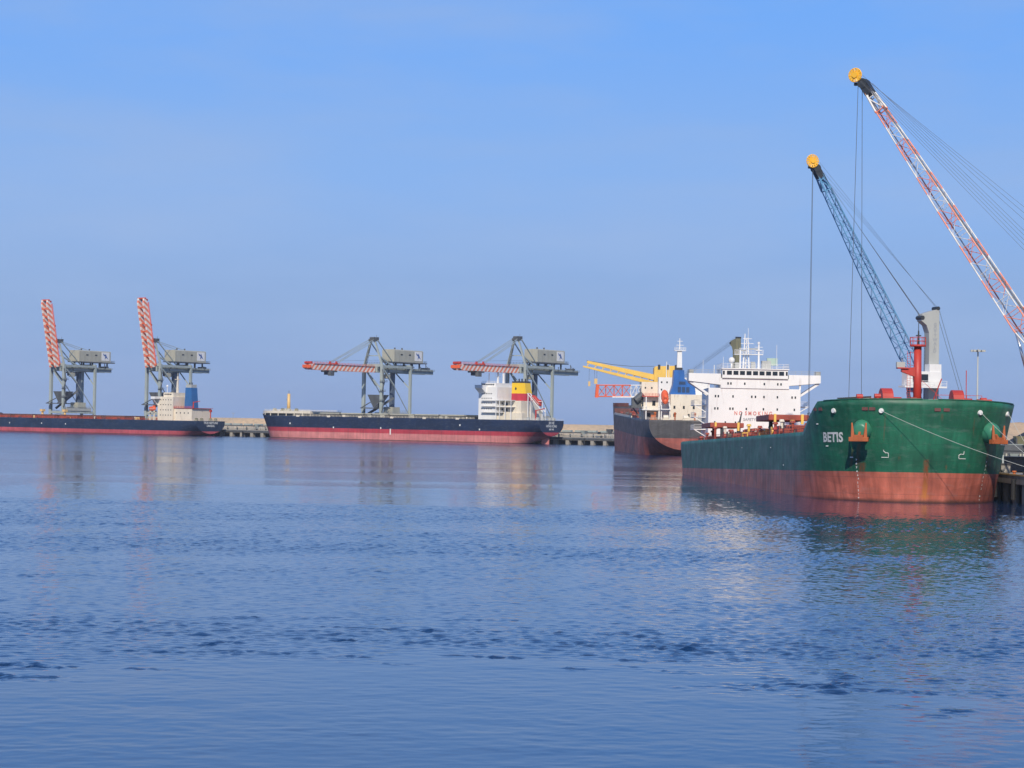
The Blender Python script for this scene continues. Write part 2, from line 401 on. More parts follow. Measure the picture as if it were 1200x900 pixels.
# ------------------------------------------------------------------ breakwater, land and stockpiles
def breakwater():
    k = NT('sand_and_rock')
    n1 = k.noise((1, 1, 3), .05, 6, .6); n2 = k.noise((1, 1, 1), .35, 5, .7)
    c = k.mix(k.rng(n1, .35, .65, 0, 1), (.60, .42, .25), (.46, .35, .23)); c = k.mix(k.rng(n2, .45, .75, 0, .5), c, (.17, .15, .13))
    mat = k.done(c, .95)
    m = MB(); nx = 420; prof = [(-26, -1), (-20, 1.8), (-13, 5.5), (-7, 9.3), (-3, 11.6), (0, 12.1), (9, 12.1), (16, 8), (30, -1)]
    for i in range(nx + 1):
        x = -1300 + 2300 * i / nx
        for j, (y, z) in enumerate(prof):
            q = noise.noise(Vector((x * .05, j * .9, 3))) * (1.0 if 0 < j < 4 else .16)
            m.v.append((x, 1700 + y + q * 1.6, z + q * .8))
    n = len(prof)
    for i in range(nx):
        for j in range(n - 1): m.f.append((i * n + j, (i + 1) * n + j, (i + 1) * n + j + 1, i * n + j + 1))
    tag(m.build('breakwater', mat, smooth=True), kind='structure')
    return mat
SAND = breakwater()

def heap(name, label, cx, cy, rx, ry, h, mat, z0=4.5):
    m = MB(); N, M = 40, 14; k = 0
    for j in range(M + 1):
        t = j / M
        for i in range(N):
            a = 2 * pi * i / N; q = 1 + .16 * noise.noise(Vector((cos(a) * 1.6, sin(a) * 1.6, cx * .1 + t)))
            m.v.append((rx * (1 - t) * q * cos(a), ry * (1 - t) * q * sin(a), h * min(1, t * 1.06) + .35 * noise.noise(Vector((cos(a) * 4, sin(a) * 4, t * 6)))))
    for j in range(M):
        for i in range(N): m.f.append((j * N + i, j * N + (i + 1) % N, (j + 1) * N + (i + 1) % N, (j + 1) * N + i))
    return tag(m.build(name, mat, smooth=True, loc=(cx, cy, z0)), label, 'stockpile')
kc = NT('coal'); COAL = kc.done(kc.mix(kc.rng(kc.noise((1, 1, 1), 1.2, 6, .7), .3, .7, 0, 1), (.012, .013, .018), (.05, .05, .055)), .8)

# ------------------------------------------------------------------ right-hand quay
QE = 82.7
def quay():
    q = thing('quay', 'concrete quay on piles beside the green ship at the right edge', 'quay')
    MB().box(QE, 420, 336, 1290, 3.1, 4.5).build('deck', CONC, q, bevel=.08)
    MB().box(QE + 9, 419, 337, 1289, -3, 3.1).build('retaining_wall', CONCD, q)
    MB().box(QE - .05, QE + .35, 336, 1290, 4.5, 4.75).build('kerb', YCREAM, q)
    n = 0
    for i in range(45):
        y = 338 + i * 6.2 * (1 + i * .012)
        for dx in (1.0, 6.4):
            MB().tube((QE + dx, y, -4), (QE + dx, y, 3.1), .62, n=12).build('pile', CONC if dx < 2 else CONCD, q, smooth=True)  # rear row darker, under-deck shade put into its colour
        if i % 2 == 0:
            MB().tube((QE - .35, y + 3, .6), (QE - .35, y + 3, 3.9), .4, n=10).build('fender', RUBBER, q)
    return q
quay()
heap('coal_heap', 'dark coal heap on the quay behind the bow of the green ship', 121, 478, 22, 40, 12.5, COAL)
heap('sand_heap', 'pale sand heap far behind on the quay at the right edge', 168, 740, 60, 60, 10.5, SAND)
def quay_goods():
    for i, (x, y, w_, d, h, lab, mat) in enumerate([
            (85.4, 388, 1.6, 3, 1.5, 'low pale concrete block by the quay edge next to the green bow', CONC),
            (90.5, 402, 4.5, 6, 2.6, 'grey steel skip box on the quay behind the pale block', MDARK),
            (96.0, 430, 9, 6, 3.6, 'grey flat roofed quay shed in front of the coal heap', HOUSE)]):
        t = thing(('concrete_block', 'steel_skip', 'quay_shed')[i], lab, ('block', 'skip', 'shed')[i], (x, y, 4.5))
        MB().box(-w_ / 2, w_ / 2, -d / 2, d / 2, .12, h).build('body', mat, t, bevel=.06)
        MB().box(-w_ / 2 - .15, w_ / 2 + .15, -d / 2 - .15, d / 2 + .15, h, h + .22).build('lid' if i < 2 else 'roof', (CONCD, MDARK, CONCD)[i], t)
        MB().box(-w_ / 2 + .1, w_ / 2 - .1, -d / 2 + .4, -d / 2 + .8, 0, .12).box(-w_ / 2 + .1, w_ / 2 - .1, d / 2 - .8, d / 2 - .4, 0, .12).build('skid', CONCD, t)
        if i == 2: MB().box(-1, .4, -d / 2 - .06, -d / 2, .1, 2.3).build('door', DARK, t)
    rr = random.Random(4)
    for i, (x, y, h) in enumerate(((88.5, 378, 3.2), (92.4, 412, 5.0), (103, 452, 6.4))):
        t = thing('feed_hopper', ('small', 'medium', 'large')[i] + ' dark hopper frame on the quay, ' + ('nearest the green bow', 'between the steel skip and the shed', 'beside the coal heap')[i], 'hopper', (x, y, 4.5))
        MB().quad_prism([(-.5, -.5, h * .45), (.5, -.5, h * .45), (.5, .5, h * .45), (-.5, .5, h * .45), (-1.5, -1.5, h), (1.5, -1.5, h), (1.5, 1.5, h), (-1.5, 1.5, h)]).build('bin', (MDARK, GREY, OLIVE)[i], t)
        for sx in (-1.3, 1.3):
            for sy in (-1.3, 1.3): MB().bar((sx, sy, 0), (sx, sy, h * .97), .2).build('leg', MDARK, t)
        MB().bar((-1.3, -1.3, h * .1), (1.3, -1.3, h * .5), .12).bar((1.3, -1.3, h * .1), (-1.3, -1.3, h * .5), .12).build('brace', MDARK, t)
    # bollards
    for i, y in enumerate((364.5, 372, 381, 391, 405, 425, 450)):
        b = MB().tube((0, 0, 0), (0, 0, .55), .22, .26, 10).tube((0, 0, .55), (0, 0, .75), .42, .36, 10).build('bollard', RUST if i % 2 else DARK, smooth=False, loc=(QE + .9, y, 4.5))
        tag(b, ['rusty', 'dark'][i % 2 == 0] + ' mooring bollard on the quay edge beside the green ship', 'bollard', 'bollards along the quay edge')
    # conveyor gallery seen as dark beams above the quay
    t = thing('conveyor_gallery', 'dark steel conveyor gallery above the quay at the right edge', 'conveyor', (98, 395, 4.5))
    MB().box(-12, 30, -1.4, 1.4, 3.4, 3.9).box(-12, 30, -1.6, -1.4, 3.9, 4.9).box(-12, 30, 1.4, 1.6, 3.9, 4.9).build('trough', MDARK, t)
    for x in (-11.5, -4, 4, 12, 20, 29):
        MB().bar((x, -1.3, 0), (x, -.8, 3.4), .3).bar((x, 1.3, 0), (x, .8, 3.4), .3).bar((x, -1.1, 1.6), (x, 1.1, 1.6), .2).build('trestle', GREY, t)
quay_goods()

# ------------------------------------------------------------------ jetty on the left
U = Vector((-.842, .539, 0)); NN = Vector((.539, .842, 0)); P0 = Vector((20, 1300, 0))
JR = atan2(.539, -.842)                       # local +Y = waterside, local +X = away to the left
def jp(t, n, z=0): v = P0 + U * t + NN * n; return Vector((v.x, v.y, z))
JD = 4.3
def jetty():
    o = jp(0, 35)
    j = thing('jetty', 'long concrete jetty on piles behind the two dark ships', 'jetty', o, JR)
    MB().box(-92, 560, -44, 0, 2.5, JD).build('deck', CONC, j, bevel=.1)
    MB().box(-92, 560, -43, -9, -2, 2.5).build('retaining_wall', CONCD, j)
    MB().box(-92, 560, -.1, .5, 3.1, JD - .25).build('fender_beam', MDARK, j)
    for i in range(76):
        x = -88 + i * 8.6
        MB().box(x - 1.1, x + 1.1, -3.2, -.2, -3, 2.5).build('pile', CONC, j)
    for i in range(25):
        x = -84 + i * 26
        MB().tube((x, .9, .2), (x, .9, 3.8), .5, n=8).build('fender', RUBBER, j)
    MB().box(-92, 560, -37, -36.6, JD, JD + .9).build('parapet', CONC, j)
    # belt conveyor behind the crane rails
    c = thing('belt_conveyor', 'long dark belt conveyor running along the jetty', 'conveyor', jp(0, 35 + 39, JD), JR)
    MB().box(-92, 560, -1.2, 1.2, 2.2, 3.0).build('trough', MDARK, c)
    hood = MB()
    for i in range(72): hood.box(-90 + i * 9, -84 + i * 9, -1.3, 1.3, 3.0, 4.1)
    hood.build('hood', GREY, c)
    tr = MB()
    for i in range(73):
        x = -91 + i * 9; tr.bar((x, -1.2, 0), (x, -.9, 2.2), .25).bar((x, 1.2, 0), (x, .9, 2.2), .25)
    tr.build('trestle', GREY, c)
    p = thing('pipe_rack', 'low steel pipe rack along the front of the jetty', 'pipe rack', jp(0, 35 + 5, JD), JR)
    pr = MB()
    for z, y in ((1.2, 0), (1.2, .7), (1.9, .3)): pr.tube((-90, y, z), (560, y, z), .22, n=6)
    pr.build('pipe', LGREY, p); sp = MB()
    for i in range(82): sp.box(-89 + i * 8, -88.7 + i * 8, -.3, 1, 0, 2.1)
    sp.build('support', MDARK, p)
    # loose equipment on the visible stretches
    rr = random.Random(3)
    items = [(-4, 'front_loader', 'YELLOW'), ]
    def loader(t, lab, mat, n=48):
        g = thing('wheel_loader', lab, 'loader', jp(t, n, JD), JR + .3)
        MB().prism([(-2.6, .9), (-2.6, 2.1), (-.6, 2.3), (1.6, 1.7), (1.6, .8)], 0, -1.1, 1.1).build('body', mat, g, bevel=.06)
        MB().prism([(-.7, 2.3), (-.6, 3.5), (.8, 3.5), (1.1, 2.0)], 0, -.8, .8).build('cab', GLASS, g)
        MB().bar((-.7, 1.4, 1.5), (-.7, 3.4, .7), .25).bar((.7, 1.4, 1.5), (.7, 3.4, .7), .25).prism([(3.3, .2), (3.2, 1.5), (4.3, .2)], 0, -1.5, 1.5).build('bucket', MDARK, g)
        for x in (-1.2, 1.2):
            for y in (-1.6, 1.3): MB().tube((x - .3, y, .75), (x + .3, y, .75), .75, n=14).build('wheel', RUBBER, g)
    loader(-8, 'yellow wheel loader on the jetty between the second and the third ship', YELLOW)
    loader(-26, 'grey wheel loader on the jetty beside the dark stern of the third ship', LGREY, 52)
    for i, (t, hgt) in enumerate(((2, 4), (-14, 5.2), (-20, 3.4), (-34, 5.6), (233, 4.2), (243, 5), (252, 3.6), (-44, 4.2))):
        b = thing('transfer_hopper', ['small', 'tall', 'squat', 'large', 'slim', 'wide', 'low', 'plain'][i] + ' steel hopper standing on the jetty ' + ('left of' if t > 100 else 'right of') + ' the middle ship', 'hopper', jp(t, 47 + (i % 3) * 3, JD), JR)
        MB().quad_prism([(-.6, -.6, hgt * .4), (.6, -.6, hgt * .4), (.6, .6, hgt * .4), (-.6, .6, hgt * .4), (-1.7, -1.7, hgt), (1.7, -1.7, hgt), (1.7, 1.7, hgt), (-1.7, 1.7, hgt)]).build('bin', (GREY, MDARK, HOUSE)[i % 3], b)
        for x in (-1.4, 1.4):
            for y in (-1.4, 1.4): MB().bar((x, y, 0), (x, y, hgt * .95), .22).build('leg', MDARK, b)
jetty()
def jetty_lamps():
    first = None
    for i, t in enumerate((-58, -30, 238, 262, 100, 190, 300, 380)):
        wh = ['furthest right of the jetty', 'beside the dark rusty ship', 'left of the middle ship', 'right of the far left ship', 'behind the rear hatches of the middle ship', 'behind the bow half of the middle ship', 'behind the house of the far left ship', 'behind the hatches of the far left ship'][i]
        g = thing('lamp_post', 'slim grey lamp post on the jetty ' + wh, 'lamp post', jp(t, 79.5, JD), JR, 'lamp posts along the jetty')
        MB().tube((0, 0, 0), (0, 0, 11), .16, .09, 8).build('pole', LGREY, g)
        MB().bar((-.9, 0, 11), (.9, 0, 11), .12).box(-1.4, -.6, -.25, .25, 10.85, 11.1).box(.6, 1.4, -.25, .25, 10.85, 11.1).build('lamp_head', LGREY, g)
jetty_lamps()

# ------------------------------------------------------------------ grab unloader cranes on the jetty
def unloader(t, raised, a, blen, label, RL=66):
    r = thing('grab_unloader', label, 'crane', jp(t, 38, JD), JR, 'grab unloader cranes on the jetty')
    H = 42.6 - 0; h = a / 2; G = 31.0                      # heights above the jetty deck
    for x, y in ((-h, 0), (h, 0), (-h, -G), (h, -G)):
        wd = 1.9 if y == 0 else 1.6
        MB().bar((x, y, 1.6), (x, y, H + .4), wd, wd).build('leg', GREY, r, bevel=.05)
        b = MB().box(x - 3.2, x + 3.2, y - .7, y + .7, .9, 1.7)
        for k in (-2.4, -.8, .8, 2.4): b.tube((x + k, y - .3, .42), (x + k, y + .3, .42), .42, n=10)
        b.build('bogie', MDARK, r)
    MB().bar((-h, -G, H - .7), (-h, 0, H - .7), 1.3, 1.5).bar((h, -G, H - .7), (h, 0, H - .7), 1.3, 1.5).build('portal_beam', GREY, r)
    MB().bar((-h, 0, H), (h, 0, H), 1.5, 1.8).bar((-h, -G, H), (h, -G, H), 1.5, 1.8).build('cross_beam', GREY, r)
    MB().bar((-h, 0, 9.5), (h, 0, 9.5), 1.3, 1.6).bar((-h, -G, 9.5), (h, -G, 9.5), 1.3, 1.6).bar((-h, 0, 9.5), (-h, -G, 9.5), 1.1, 1.4).bar((h, 0, 9.5), (h, -G, 9.5), 1.1, 1.4).build('sill_beam', GREY, r)
    MB().bar((h, 0, H - 2), (-h, 0, 27), .75).bar((-h, -2, H - 3), (-h, -13, 30), .95).bar((-h, -13, 30), (-h, -G, 11), .4).bar((h, -2, H - 3), (h, -13, 30), .9).bar((h, -13, 30), (h, -G, 11), .4).bar((h, -G, H - 2), (-h, -G, 28), .6).build('brace', GREY, r)
    # rear girders
    g = MB()
    for x in (-3.3, 3.3): g.box(x - .65, x + .65, -RL, 1.0, 38.2, 41.4)
    for i in range(9): g.box(-2.65, 2.65, -RL + 1 + i * 5.8, -RL + 1.7 + i * 5.8, 38.6, 39.2)
    g.build('girder', GREY, r)
    wl = MB()
    for x in (-4.6, 4.6): wl.box(x - .5, x + .5, -RL, 1, 40.3, 40.45).rail([(x * 1.1, -RL, 40.45), (x * 1.1, 0, 40.45)], 1.1, 3, .05)
    wl.build('walkway', MDARK, r)
    MB().box(-4.9, -4.1, -25, -11, 38.9, 40.2).build('cable_tray', LGREY, r)
    # machinery house on stilts
    mh = MB().prism([(-4.8, 45.4), (-4.8, 52.8), (-4.2, 53.3), (4.2, 53.3), (4.8, 52.8), (4.8, 45.4)], 1, -48, -16).build('machinery_house', HOUSE, r, bevel=.08)
    MB().box(-5.3, 5.3, -52, -15, 44.8, 45.4).build('house_floor', MDARK, r)
    MB().rail([(-5.2, -51.8, 45.4), (-5.2, -48.4, 45.4)], 1.2, 1.5, .06).rail([(5.2, -51.8, 45.4), (-5.2, -51.8, 45.4)], 1.2, 1.5, .06).build('railing', MDARK, r)
    st = MB()
    for y in (-20, -29, -38, -46):
        for x in (-3.3, 3.3): st.bar((x, y, 41.4), (x, y, 44.8), .8)
    st.build('house_support', MDARK, r)
    v = MB()
    for y in (-24, -33): v.box(-5.0, -4.8, y - 1, y + 1, 49.8, 50.6)
    v.build('louvre', DARK, mh)
    for y in (-23, -31): MB().tube((0, y, 53.3), (0, y, 54.6), .55, n=8).build('ventilator', MDARK, mh)
    pan = MB().box(-4.92, -4.8, -46.6, -38.6, 46.6, 52.5).build('sign_panel', WHITE, mh)
    em = MB().prism([(-45.2, 47.6), (-43.4, 50.0), (-42.8, 51.5), (-42, 50.6), (-40.0, 51.7), (-40.4, 50.3), (-42.2, 49.6), (-41.6, 47.5), (-43, 48.8)], 0, -5.0, -4.94).build('emblem', TEXTB, pan)
    # A-frame
    apx = 58.6
    MB().bar((-h, 0, H), (-1.2, .6, apx), 1.2, 1.2, .9, .9).bar((h, 0, H), (1.2, .6, apx), 1.2, 1.2, .9, .9).bar((-h * .62, .2, H + 6), (h * .62, .2, H + 6), .6).build('a_frame', GREY, r)
    ah = MB().box(-2.2, 2.2, -2.6, 2.6, apx - .8, apx + .5).box(-1.4, 1.4, -3.6, -2.2, apx + .5, apx + 1.8).tube((-1.6, 1.4, apx + .9), (1.6, 1.4, apx + .9), .9, n=10).tube((-1.6, -1.2, apx + .9), (1.6, -1.2, apx + .9), .8, n=10)
    ah.rail([(-2.2, -2.6, apx + .5), (-2.2, 2.6, apx + .5)], 1.2, 1.3, .06).bar((0, -3, apx + 1.4), (0, -3, apx + 3.4), .12).build('sheave_platform', MDARK, r)
    MB().bar((-3.3, 0, apx - .4), (-3.3, -19, 43), .55).bar((3.3, 0, apx - .4), (3.3, -19, 43), .55).bar((-h * .75, 0, 48), (-3.9, -17, 41.5), .8).build('backstay', GREY, r)
    lt = MB().lattice((h * .8, .5, 43), (2.4, .5, apx - 3), 1.2, 1, 1.2, 1, 8, .1, .06, Vector((0, 1, 0)))
    lt.build('ladder_tower', MDARK, r)
    # hopper, chute and cabin inside the portal
    MB().quad_prism([(-1.6, -6, 16), (1.6, -6, 16), (1.6, -3, 16), (-1.6, -3, 16), (-5, -11, 24), (5, -11, 24), (5, -.9 - .4, 24), (-5, -.9 - .4, 24)]).build('hopper', MDARK, r)
    MB().box(-5.4, 5.4, -12, 5.5, 15.2, 15.8).bar((5, 5.2, 15.5), (3, -4, 20), .5).bar((-5, 5.2, 15.5), (-3, -4, 20), .5).build('spillage_tray', MDARK, r)
    MB().box(-1.1, 1.1, -22.5, -19.6, 11, 38.2).build('chute', paint('chute_blue_grey', (.09, .12, .17), .6) if 'chute_blue_grey' not in bpy.data.materials else bpy.data.materials['chute_blue_grey'], r)
    MB().box(-3.5, 3.5, -25, -17, 10.2, 16.5).build('transfer_house', HOUSE, r)
    q = random.Random(int(t * 10)); pf = MB()
    for z in (20, 26, 32):
        e = 1.5 + q.random() * 2
        pf.box(-h - e, -h + .9, -1.6, 1.6, z, z + .2).rail([(-h - e, -1.5, z + .2), (-h - e, 1.5, z + .2), (-h, 1.5, z + .2)], 1.1, 1.2, .06)
    pf.bar((-h - 1.2, 1.3, 13), (-h - 1.2, -1.3, 20), .35).bar((-h - 1.2, -1.3, 20), (-h - 1.2, 1.3, 26), .35).bar((-h - 1.2, 1.3, 26), (-h - 1.2, -1.3, 32), .35).bar((-h - 1.2, -1.3, 32), (-h - 1.2, 1.3, 40), .35)
    pf.build('access_stair', MDARK, r)
    eq = MB()
    for i in range(7):
        y = -2 - q.random() * 26; x = -h + q.random() * 2 * h; a_ = .8 + q.random() * 1.6; z = (10.3, 15.8)[i % 2] if y > -12 else 10.3
        eq.box(x - a_, x + a_, y - a_, y + a_, z, z + 1.2 + q.random() * 2.4)
    eq.build('electrical_cabinet', (HOUSE, MDARK, LGREY, GREY)[int(t) % 4], r)
    MB().bar((h - 1, -4, 12), (-h + 2, -16, 22 + q.random() * 4), 1.3, 1.5).build('discharge_conveyor', MDARK, r)
    fl = MB()
    for i in range(6):
        y = -RL + 5 + i * 9 + q.random() * 3; fl.bar((-4.6, y, 40.4), (-4.6, y, 42.6 + q.random()), .16).box(-4.9, -4.3, y - .3, y + .3, 42.2, 42.7)
    fl.build('floodlight', MDARK, r)
    MB().box(-2.5, 2.5, 1.5 - RL, 5 - RL, 41.4, 42.6).bar((0, 3 - RL, 42.4), (0, 3 - RL, 45.0), .3).bar((-2.2, 4.5 - RL, 42.4), (0, 3 - RL, 44.8), .2).build('rear_winch', MDARK, r)
    cv = MB().bar((-h, -27, 11.6), (-h, -2, 11.6), 2.0, 2.0).box(-h - 1.3, -h + 1.3, -27, -3, 12.9, 13.2)
    cv.build('conveyor_bridge', LGREY, r)
    ms = MB().rail([(-h - 1.2, -27, 13.2), (-h - 1.2, -3, 13.2)], 1.2, 2, .07)
    for i in range(9): ms.bar((-h + (2 * h) * (i % 2), -.8, 2 + i * 1.0), (-h + (2 * h) * ((i + 1) % 2), -.8, 3 + i * 1.0), .25)
    ms.build('stair', GREY, r)
    # boom
    bo = bpy.data.objects.new('boom', None)
    bm_ = MB()
    for x in (-2.4, 2.4):
        bm_.prism([(0, -3.3), (0, .5), (blen - 4, .4), (blen, -.6), (blen, -2.2), (blen - 3, -3.3)], 0, x - .65, x + .65)
    boom = bm_.build('boom', STRIPE, r, loc=(0, 2.0, 41.2))
    tie = MB()
    for i in range(int(blen / 5.5)): tie.box(-1.75, 1.75, 2 + i * 5.5, 2.8 + i * 5.5, -2.6, -1.8)
    tie.box(-3.2, 3.2, blen - .4, blen + .3, -2.2, -.4).build('tie_beam', ORANGE, boom)
    sv = MB().tube((-2.6, blen - 1.6, .9), (2.6, blen - 1.6, .9), .8, n=10)
    for y in (blen * .60,): sv.box(-3.0, 3.0, y - 1.3, y + 1.3, .4, 1.2).box(-2.9, -2.0, y - .6, y + .6, 1.2, 2.4).box(2.0, 2.9, y - .6, y + .6, 1.2, 2.4)
    sv.build('sheave_block', REDP, boom)
    wk = MB()
    for x in (-3.4, 3.4): wk.box(x - .3, x + .3, 1, blen - 3, .5, .6).rail([(x, 1, .6), (x, blen - 3, .6)], 1.0, 3, .05)
    wk.build('walkway', ORANGE, boom)
    ang = 77.5 if raised else 0
    boom.rotation_euler = (radians(ang), 0, 0)
    M4 = Matrix.Translation((0, 2.0, 41.2)) @ Matrix.Rotation(radians(ang), 4, 'X')
    top = Vector((0, 1.0, apx + .6)); fs = MB()
    if raised:
        for x in (-2.9, 2.9):
            e = M4 @ Vector((x, blen * .42, 1.4)); k = Vector((x, 6.5, (top.z + e.z) / 2 + 1.5))
            fs.bar(e, (x * .5, 2.4, apx + .2), .35).bar((x * .5, -1, apx), (x, -26, 53.6), .3)
    else:
        for x in (-2.9, 2.9):
            for f in (.60, .57): fs.bar(M4 @ Vector((x, blen * f, 1.9)), (x * .6, 1.2, apx + .5 - (.6 - f) * 40), .30)
    fs.build('forestay', GREY, r)
    hr = MB()
    if not raised:
        for x in (-.9, .9): hr.bar((x, -18, 46.5), M4 @ Vector((x, blen, 1.6)), .09)
        hr.build('hoist_rope', WIRE, r)
    # trolley with operator's cab
    y = 2 + blen * .66 if not raised else -14
    tr = MB().box(-3.6, 3.6, y - 3.5, y + 3.5, 36.9, 37.9).box(-2.3, 2.3, y - 2.2, y + 2.2, 35.2, 36.9).box(-4.6, -2.4, y + 1.0, y + 4.4, 34.6, 36.9)
    tr.build('trolley', MDARK, r)
    ca = MB().box(-4.8, -2.2, -12, -8.6, 34.4, 37.2).bar((-3.5, -10.3, 37.2), (-3.5, -10.3, 38.3), 1.2).build('operator_cab', HOUSE, r)
    if not raised:
        gb = MB().bar((-.5, -22, 27), (-.5, -22, 36.9), .1).build('grab_rope', WIRE, r)
    MB().rail([(-h, 0, H + .9), (h, 0, H + .9)], 1.2, 2, .06).rail([(-h, -G, H + .9), (h, -G, H + .9)], 1.2, 2, .06).build('railing', MDARK, r)
    return r
unloader(424, True, 12, 47, 'grey unloader crane with raised boom at the far left end of the jetty', 50)
unloader(335.6, True, 12, 47, 'grey unloader crane with raised boom above the white bridge of the far left ship', 53)
unloader(152.4, False, 14, 66, 'grey unloader crane with level striped boom over the deck of the middle ship', 61)
unloader(45, False, 13, 64, 'grey unloader crane with level striped boom above the yellow funnel')

# ------------------------------------------------------------------ ship hulls
class Hull:
    def __init__(s, Len, B, deck, fc, fc_end, slope, lent, stem, n=2.2, zc=2.0, skeg=12, zb=-3.5, sternw=.84, poop=0):
        s.Len, s.B, s.deck, s.fc, s.fe, s.sl, s.lent, s.stemv, s.n, s.zc, s.skeg, s.zb, s.sw, s.poop = Len, B, deck, fc, fc_end, slope, lent, stem, n, zc, skeg, zb, sternw, poop
    def lerpz(s, pr, z): t = max(-.2, min(1, z / s.fc)); return pr[0] + (pr[1] - pr[0]) * t
    def stem(s, z): return s.lerpz(s.stemv, z)
    def top(s, q):
        if q <= s.fe: return s.fc + .35 * max(0, 1 - q / max(s.fe, 1))
        if q <= s.fe + s.sl: return s.fc + (s.deck - s.fc) * (q - s.fe) / s.sl
        return s.deck
    def bot(s, q):
        d = s.Len - q
        if d >= s.skeg: return s.zb
        t = 1 - d / s.skeg
        return s.zb + (s.zc - s.zb) * (t ** .55)
    def half(s, q, z):
        L = s.lerpz(s.lent, z); st = s.stem(z); t = (q - st) / L
        if t <= 0: b = 0.0
        elif t >= 1: b = s.B
        else: b = s.B * (1 - (1 - t) ** s.n) ** (1 / s.n)
        d = s.Len - q; u = max(0, min(1, d / 34)); u = u * u * (3 - 2 * u)
        zb = s.bot(q); W = s.sw + (1 - s.sw) * min(1, d / 26)
        e = max(0, min(1, (z - zb) / (s.deck - zb - 1.0)))
        f = u + (1 - u) * (1 - (1 - e) ** 2.4) ** .62
        return b * W * f
    def mesh(s, name, mat, parent):
        m = MB(); NZ = 22
        qs = [s.fe * 0 + 45 * (1 - cos(pi / 2 * i / 26)) for i in range(27)]
        x = 45
        while x < s.Len - 36: x += 8; qs.append(min(x, s.Len - 36))
        qs += [s.Len - 36 + i * 1.5 for i in range(1, 25)]
        extra = [s.fe, s.fe + s.sl]
        qs = sorted(set(round(v, 3) for v in qs + extra if v <= s.Len + 1e-6))
        rows = []
        for side in (1, -1):
            rr = []
            for q in qs:
                col = []; t0, b0 = s.top(q), s.bot(q)
                for j in range(NZ + 1):
                    z = b0 + (t0 - b0) * j / NZ
                    qq = q + s.stem(z) * max(0, 1 - q / 40)
                    b = s.half(qq, z) if q > 0 else 0
                    if q == 0: qq = s.stem(z); b = 0
                    col.append(len(m.v)); m.v.append((side * b, -qq, z))
                rr.append(col)
            rows.append(rr)
            for i in range(len(qs) - 1):
                for j in range(NZ): m.f.append((rr[i][j], rr[i + 1][j], rr[i + 1][j + 1], rr[i][j + 1]))
        a, b = rows[0][-1], rows[1][-1]
        for j in range(NZ): m.f.append((a[j], b[j], b[j + 1], a[j + 1]))
        o = m.build(name, mat, parent)
        me = o.data; bm = bmesh.new(); bm.from_mesh(me); bmesh.ops.remove_doubles(bm, verts=bm.verts, dist=.004)
        bmesh.ops.dissolve_degenerate(bm, edges=bm.edges, dist=.002); bmesh.ops.recalc_face_normals(bm, faces=bm.faces)
        for e in bm.edges:
            if len(e.link_faces) == 2 and e.calc_face_angle(0) > radians(32): e.smooth = False
        for f in bm.faces: f.smooth = True
        bm.to_mesh(me); bm.free()
        sm = o.modifiers.new('plate', 'SOLIDIFY'); sm.thickness = .12; sm.offset = -1
        s.deckmesh(parent, qs); return o
    def deckmesh(s, parent, qs, mat=None):
        m = MB()
        def strip(lo, hi, z):
            idx = []
            for q in [lo] + [q for q in qs if lo < q < hi] + [hi]:
                b = max(.05, s.half(q + (s.stem(z) * max(0, 1 - q / 40)), z) - .14); qq = q + s.stem(z) * max(0, 1 - q / 40)
                k = len(m.v); m.v += [(-b, -qq, z), (b, -qq, z)]; idx.append(k)
            for i, j in zip(idx, idx[1:]): m.f.append((i, i + 1, j + 1, j))
        strip(1.2, s.fe + s.sl * .35, s.fc - 1.1); strip(s.fe + s.sl * .35, s.Len - .2, s.deck - .12)
        q = s.fe + s.sl * .35; b = s.half(q, s.deck) - .2
        m.box(-b, b, -q - .1, -q + .1, s.deck - .1, s.fc - 1.1)
        m.build('deck', mat or s.deckmat, parent)
    def at(s, side, arc, z, off=0.0):
        """point on the side at arc length from the stem, plus outward offset"""
        st = s.stem(z); px, pq = 0.0, st; acc = 0.0; q = st; dq = .02
        while acc < arc:
            nq = q + dq; nx = s.half(nq, z); L = sqrt((nx - px) ** 2 + (nq - q) ** 2)
            acc += L; px, q = nx, nq
            dq = .02 if q < st + 1 else .1
        e = .05; tx, tq = s.half(q + e, z) - s.half(q - e, z), 2 * e; l = sqrt(tx * tx + tq * tq)
        tx, tq = tx / l, tq / l
        nx_, nq_ = tq, -tx                       # outward for starboard (x, q)
        p = Vector((side * (px + nx_ * off), -(q + nq_ * off), z))
        return p, Vector((side * nx_, -nq_, 0)), Vector((side * tx, -tq, 0))

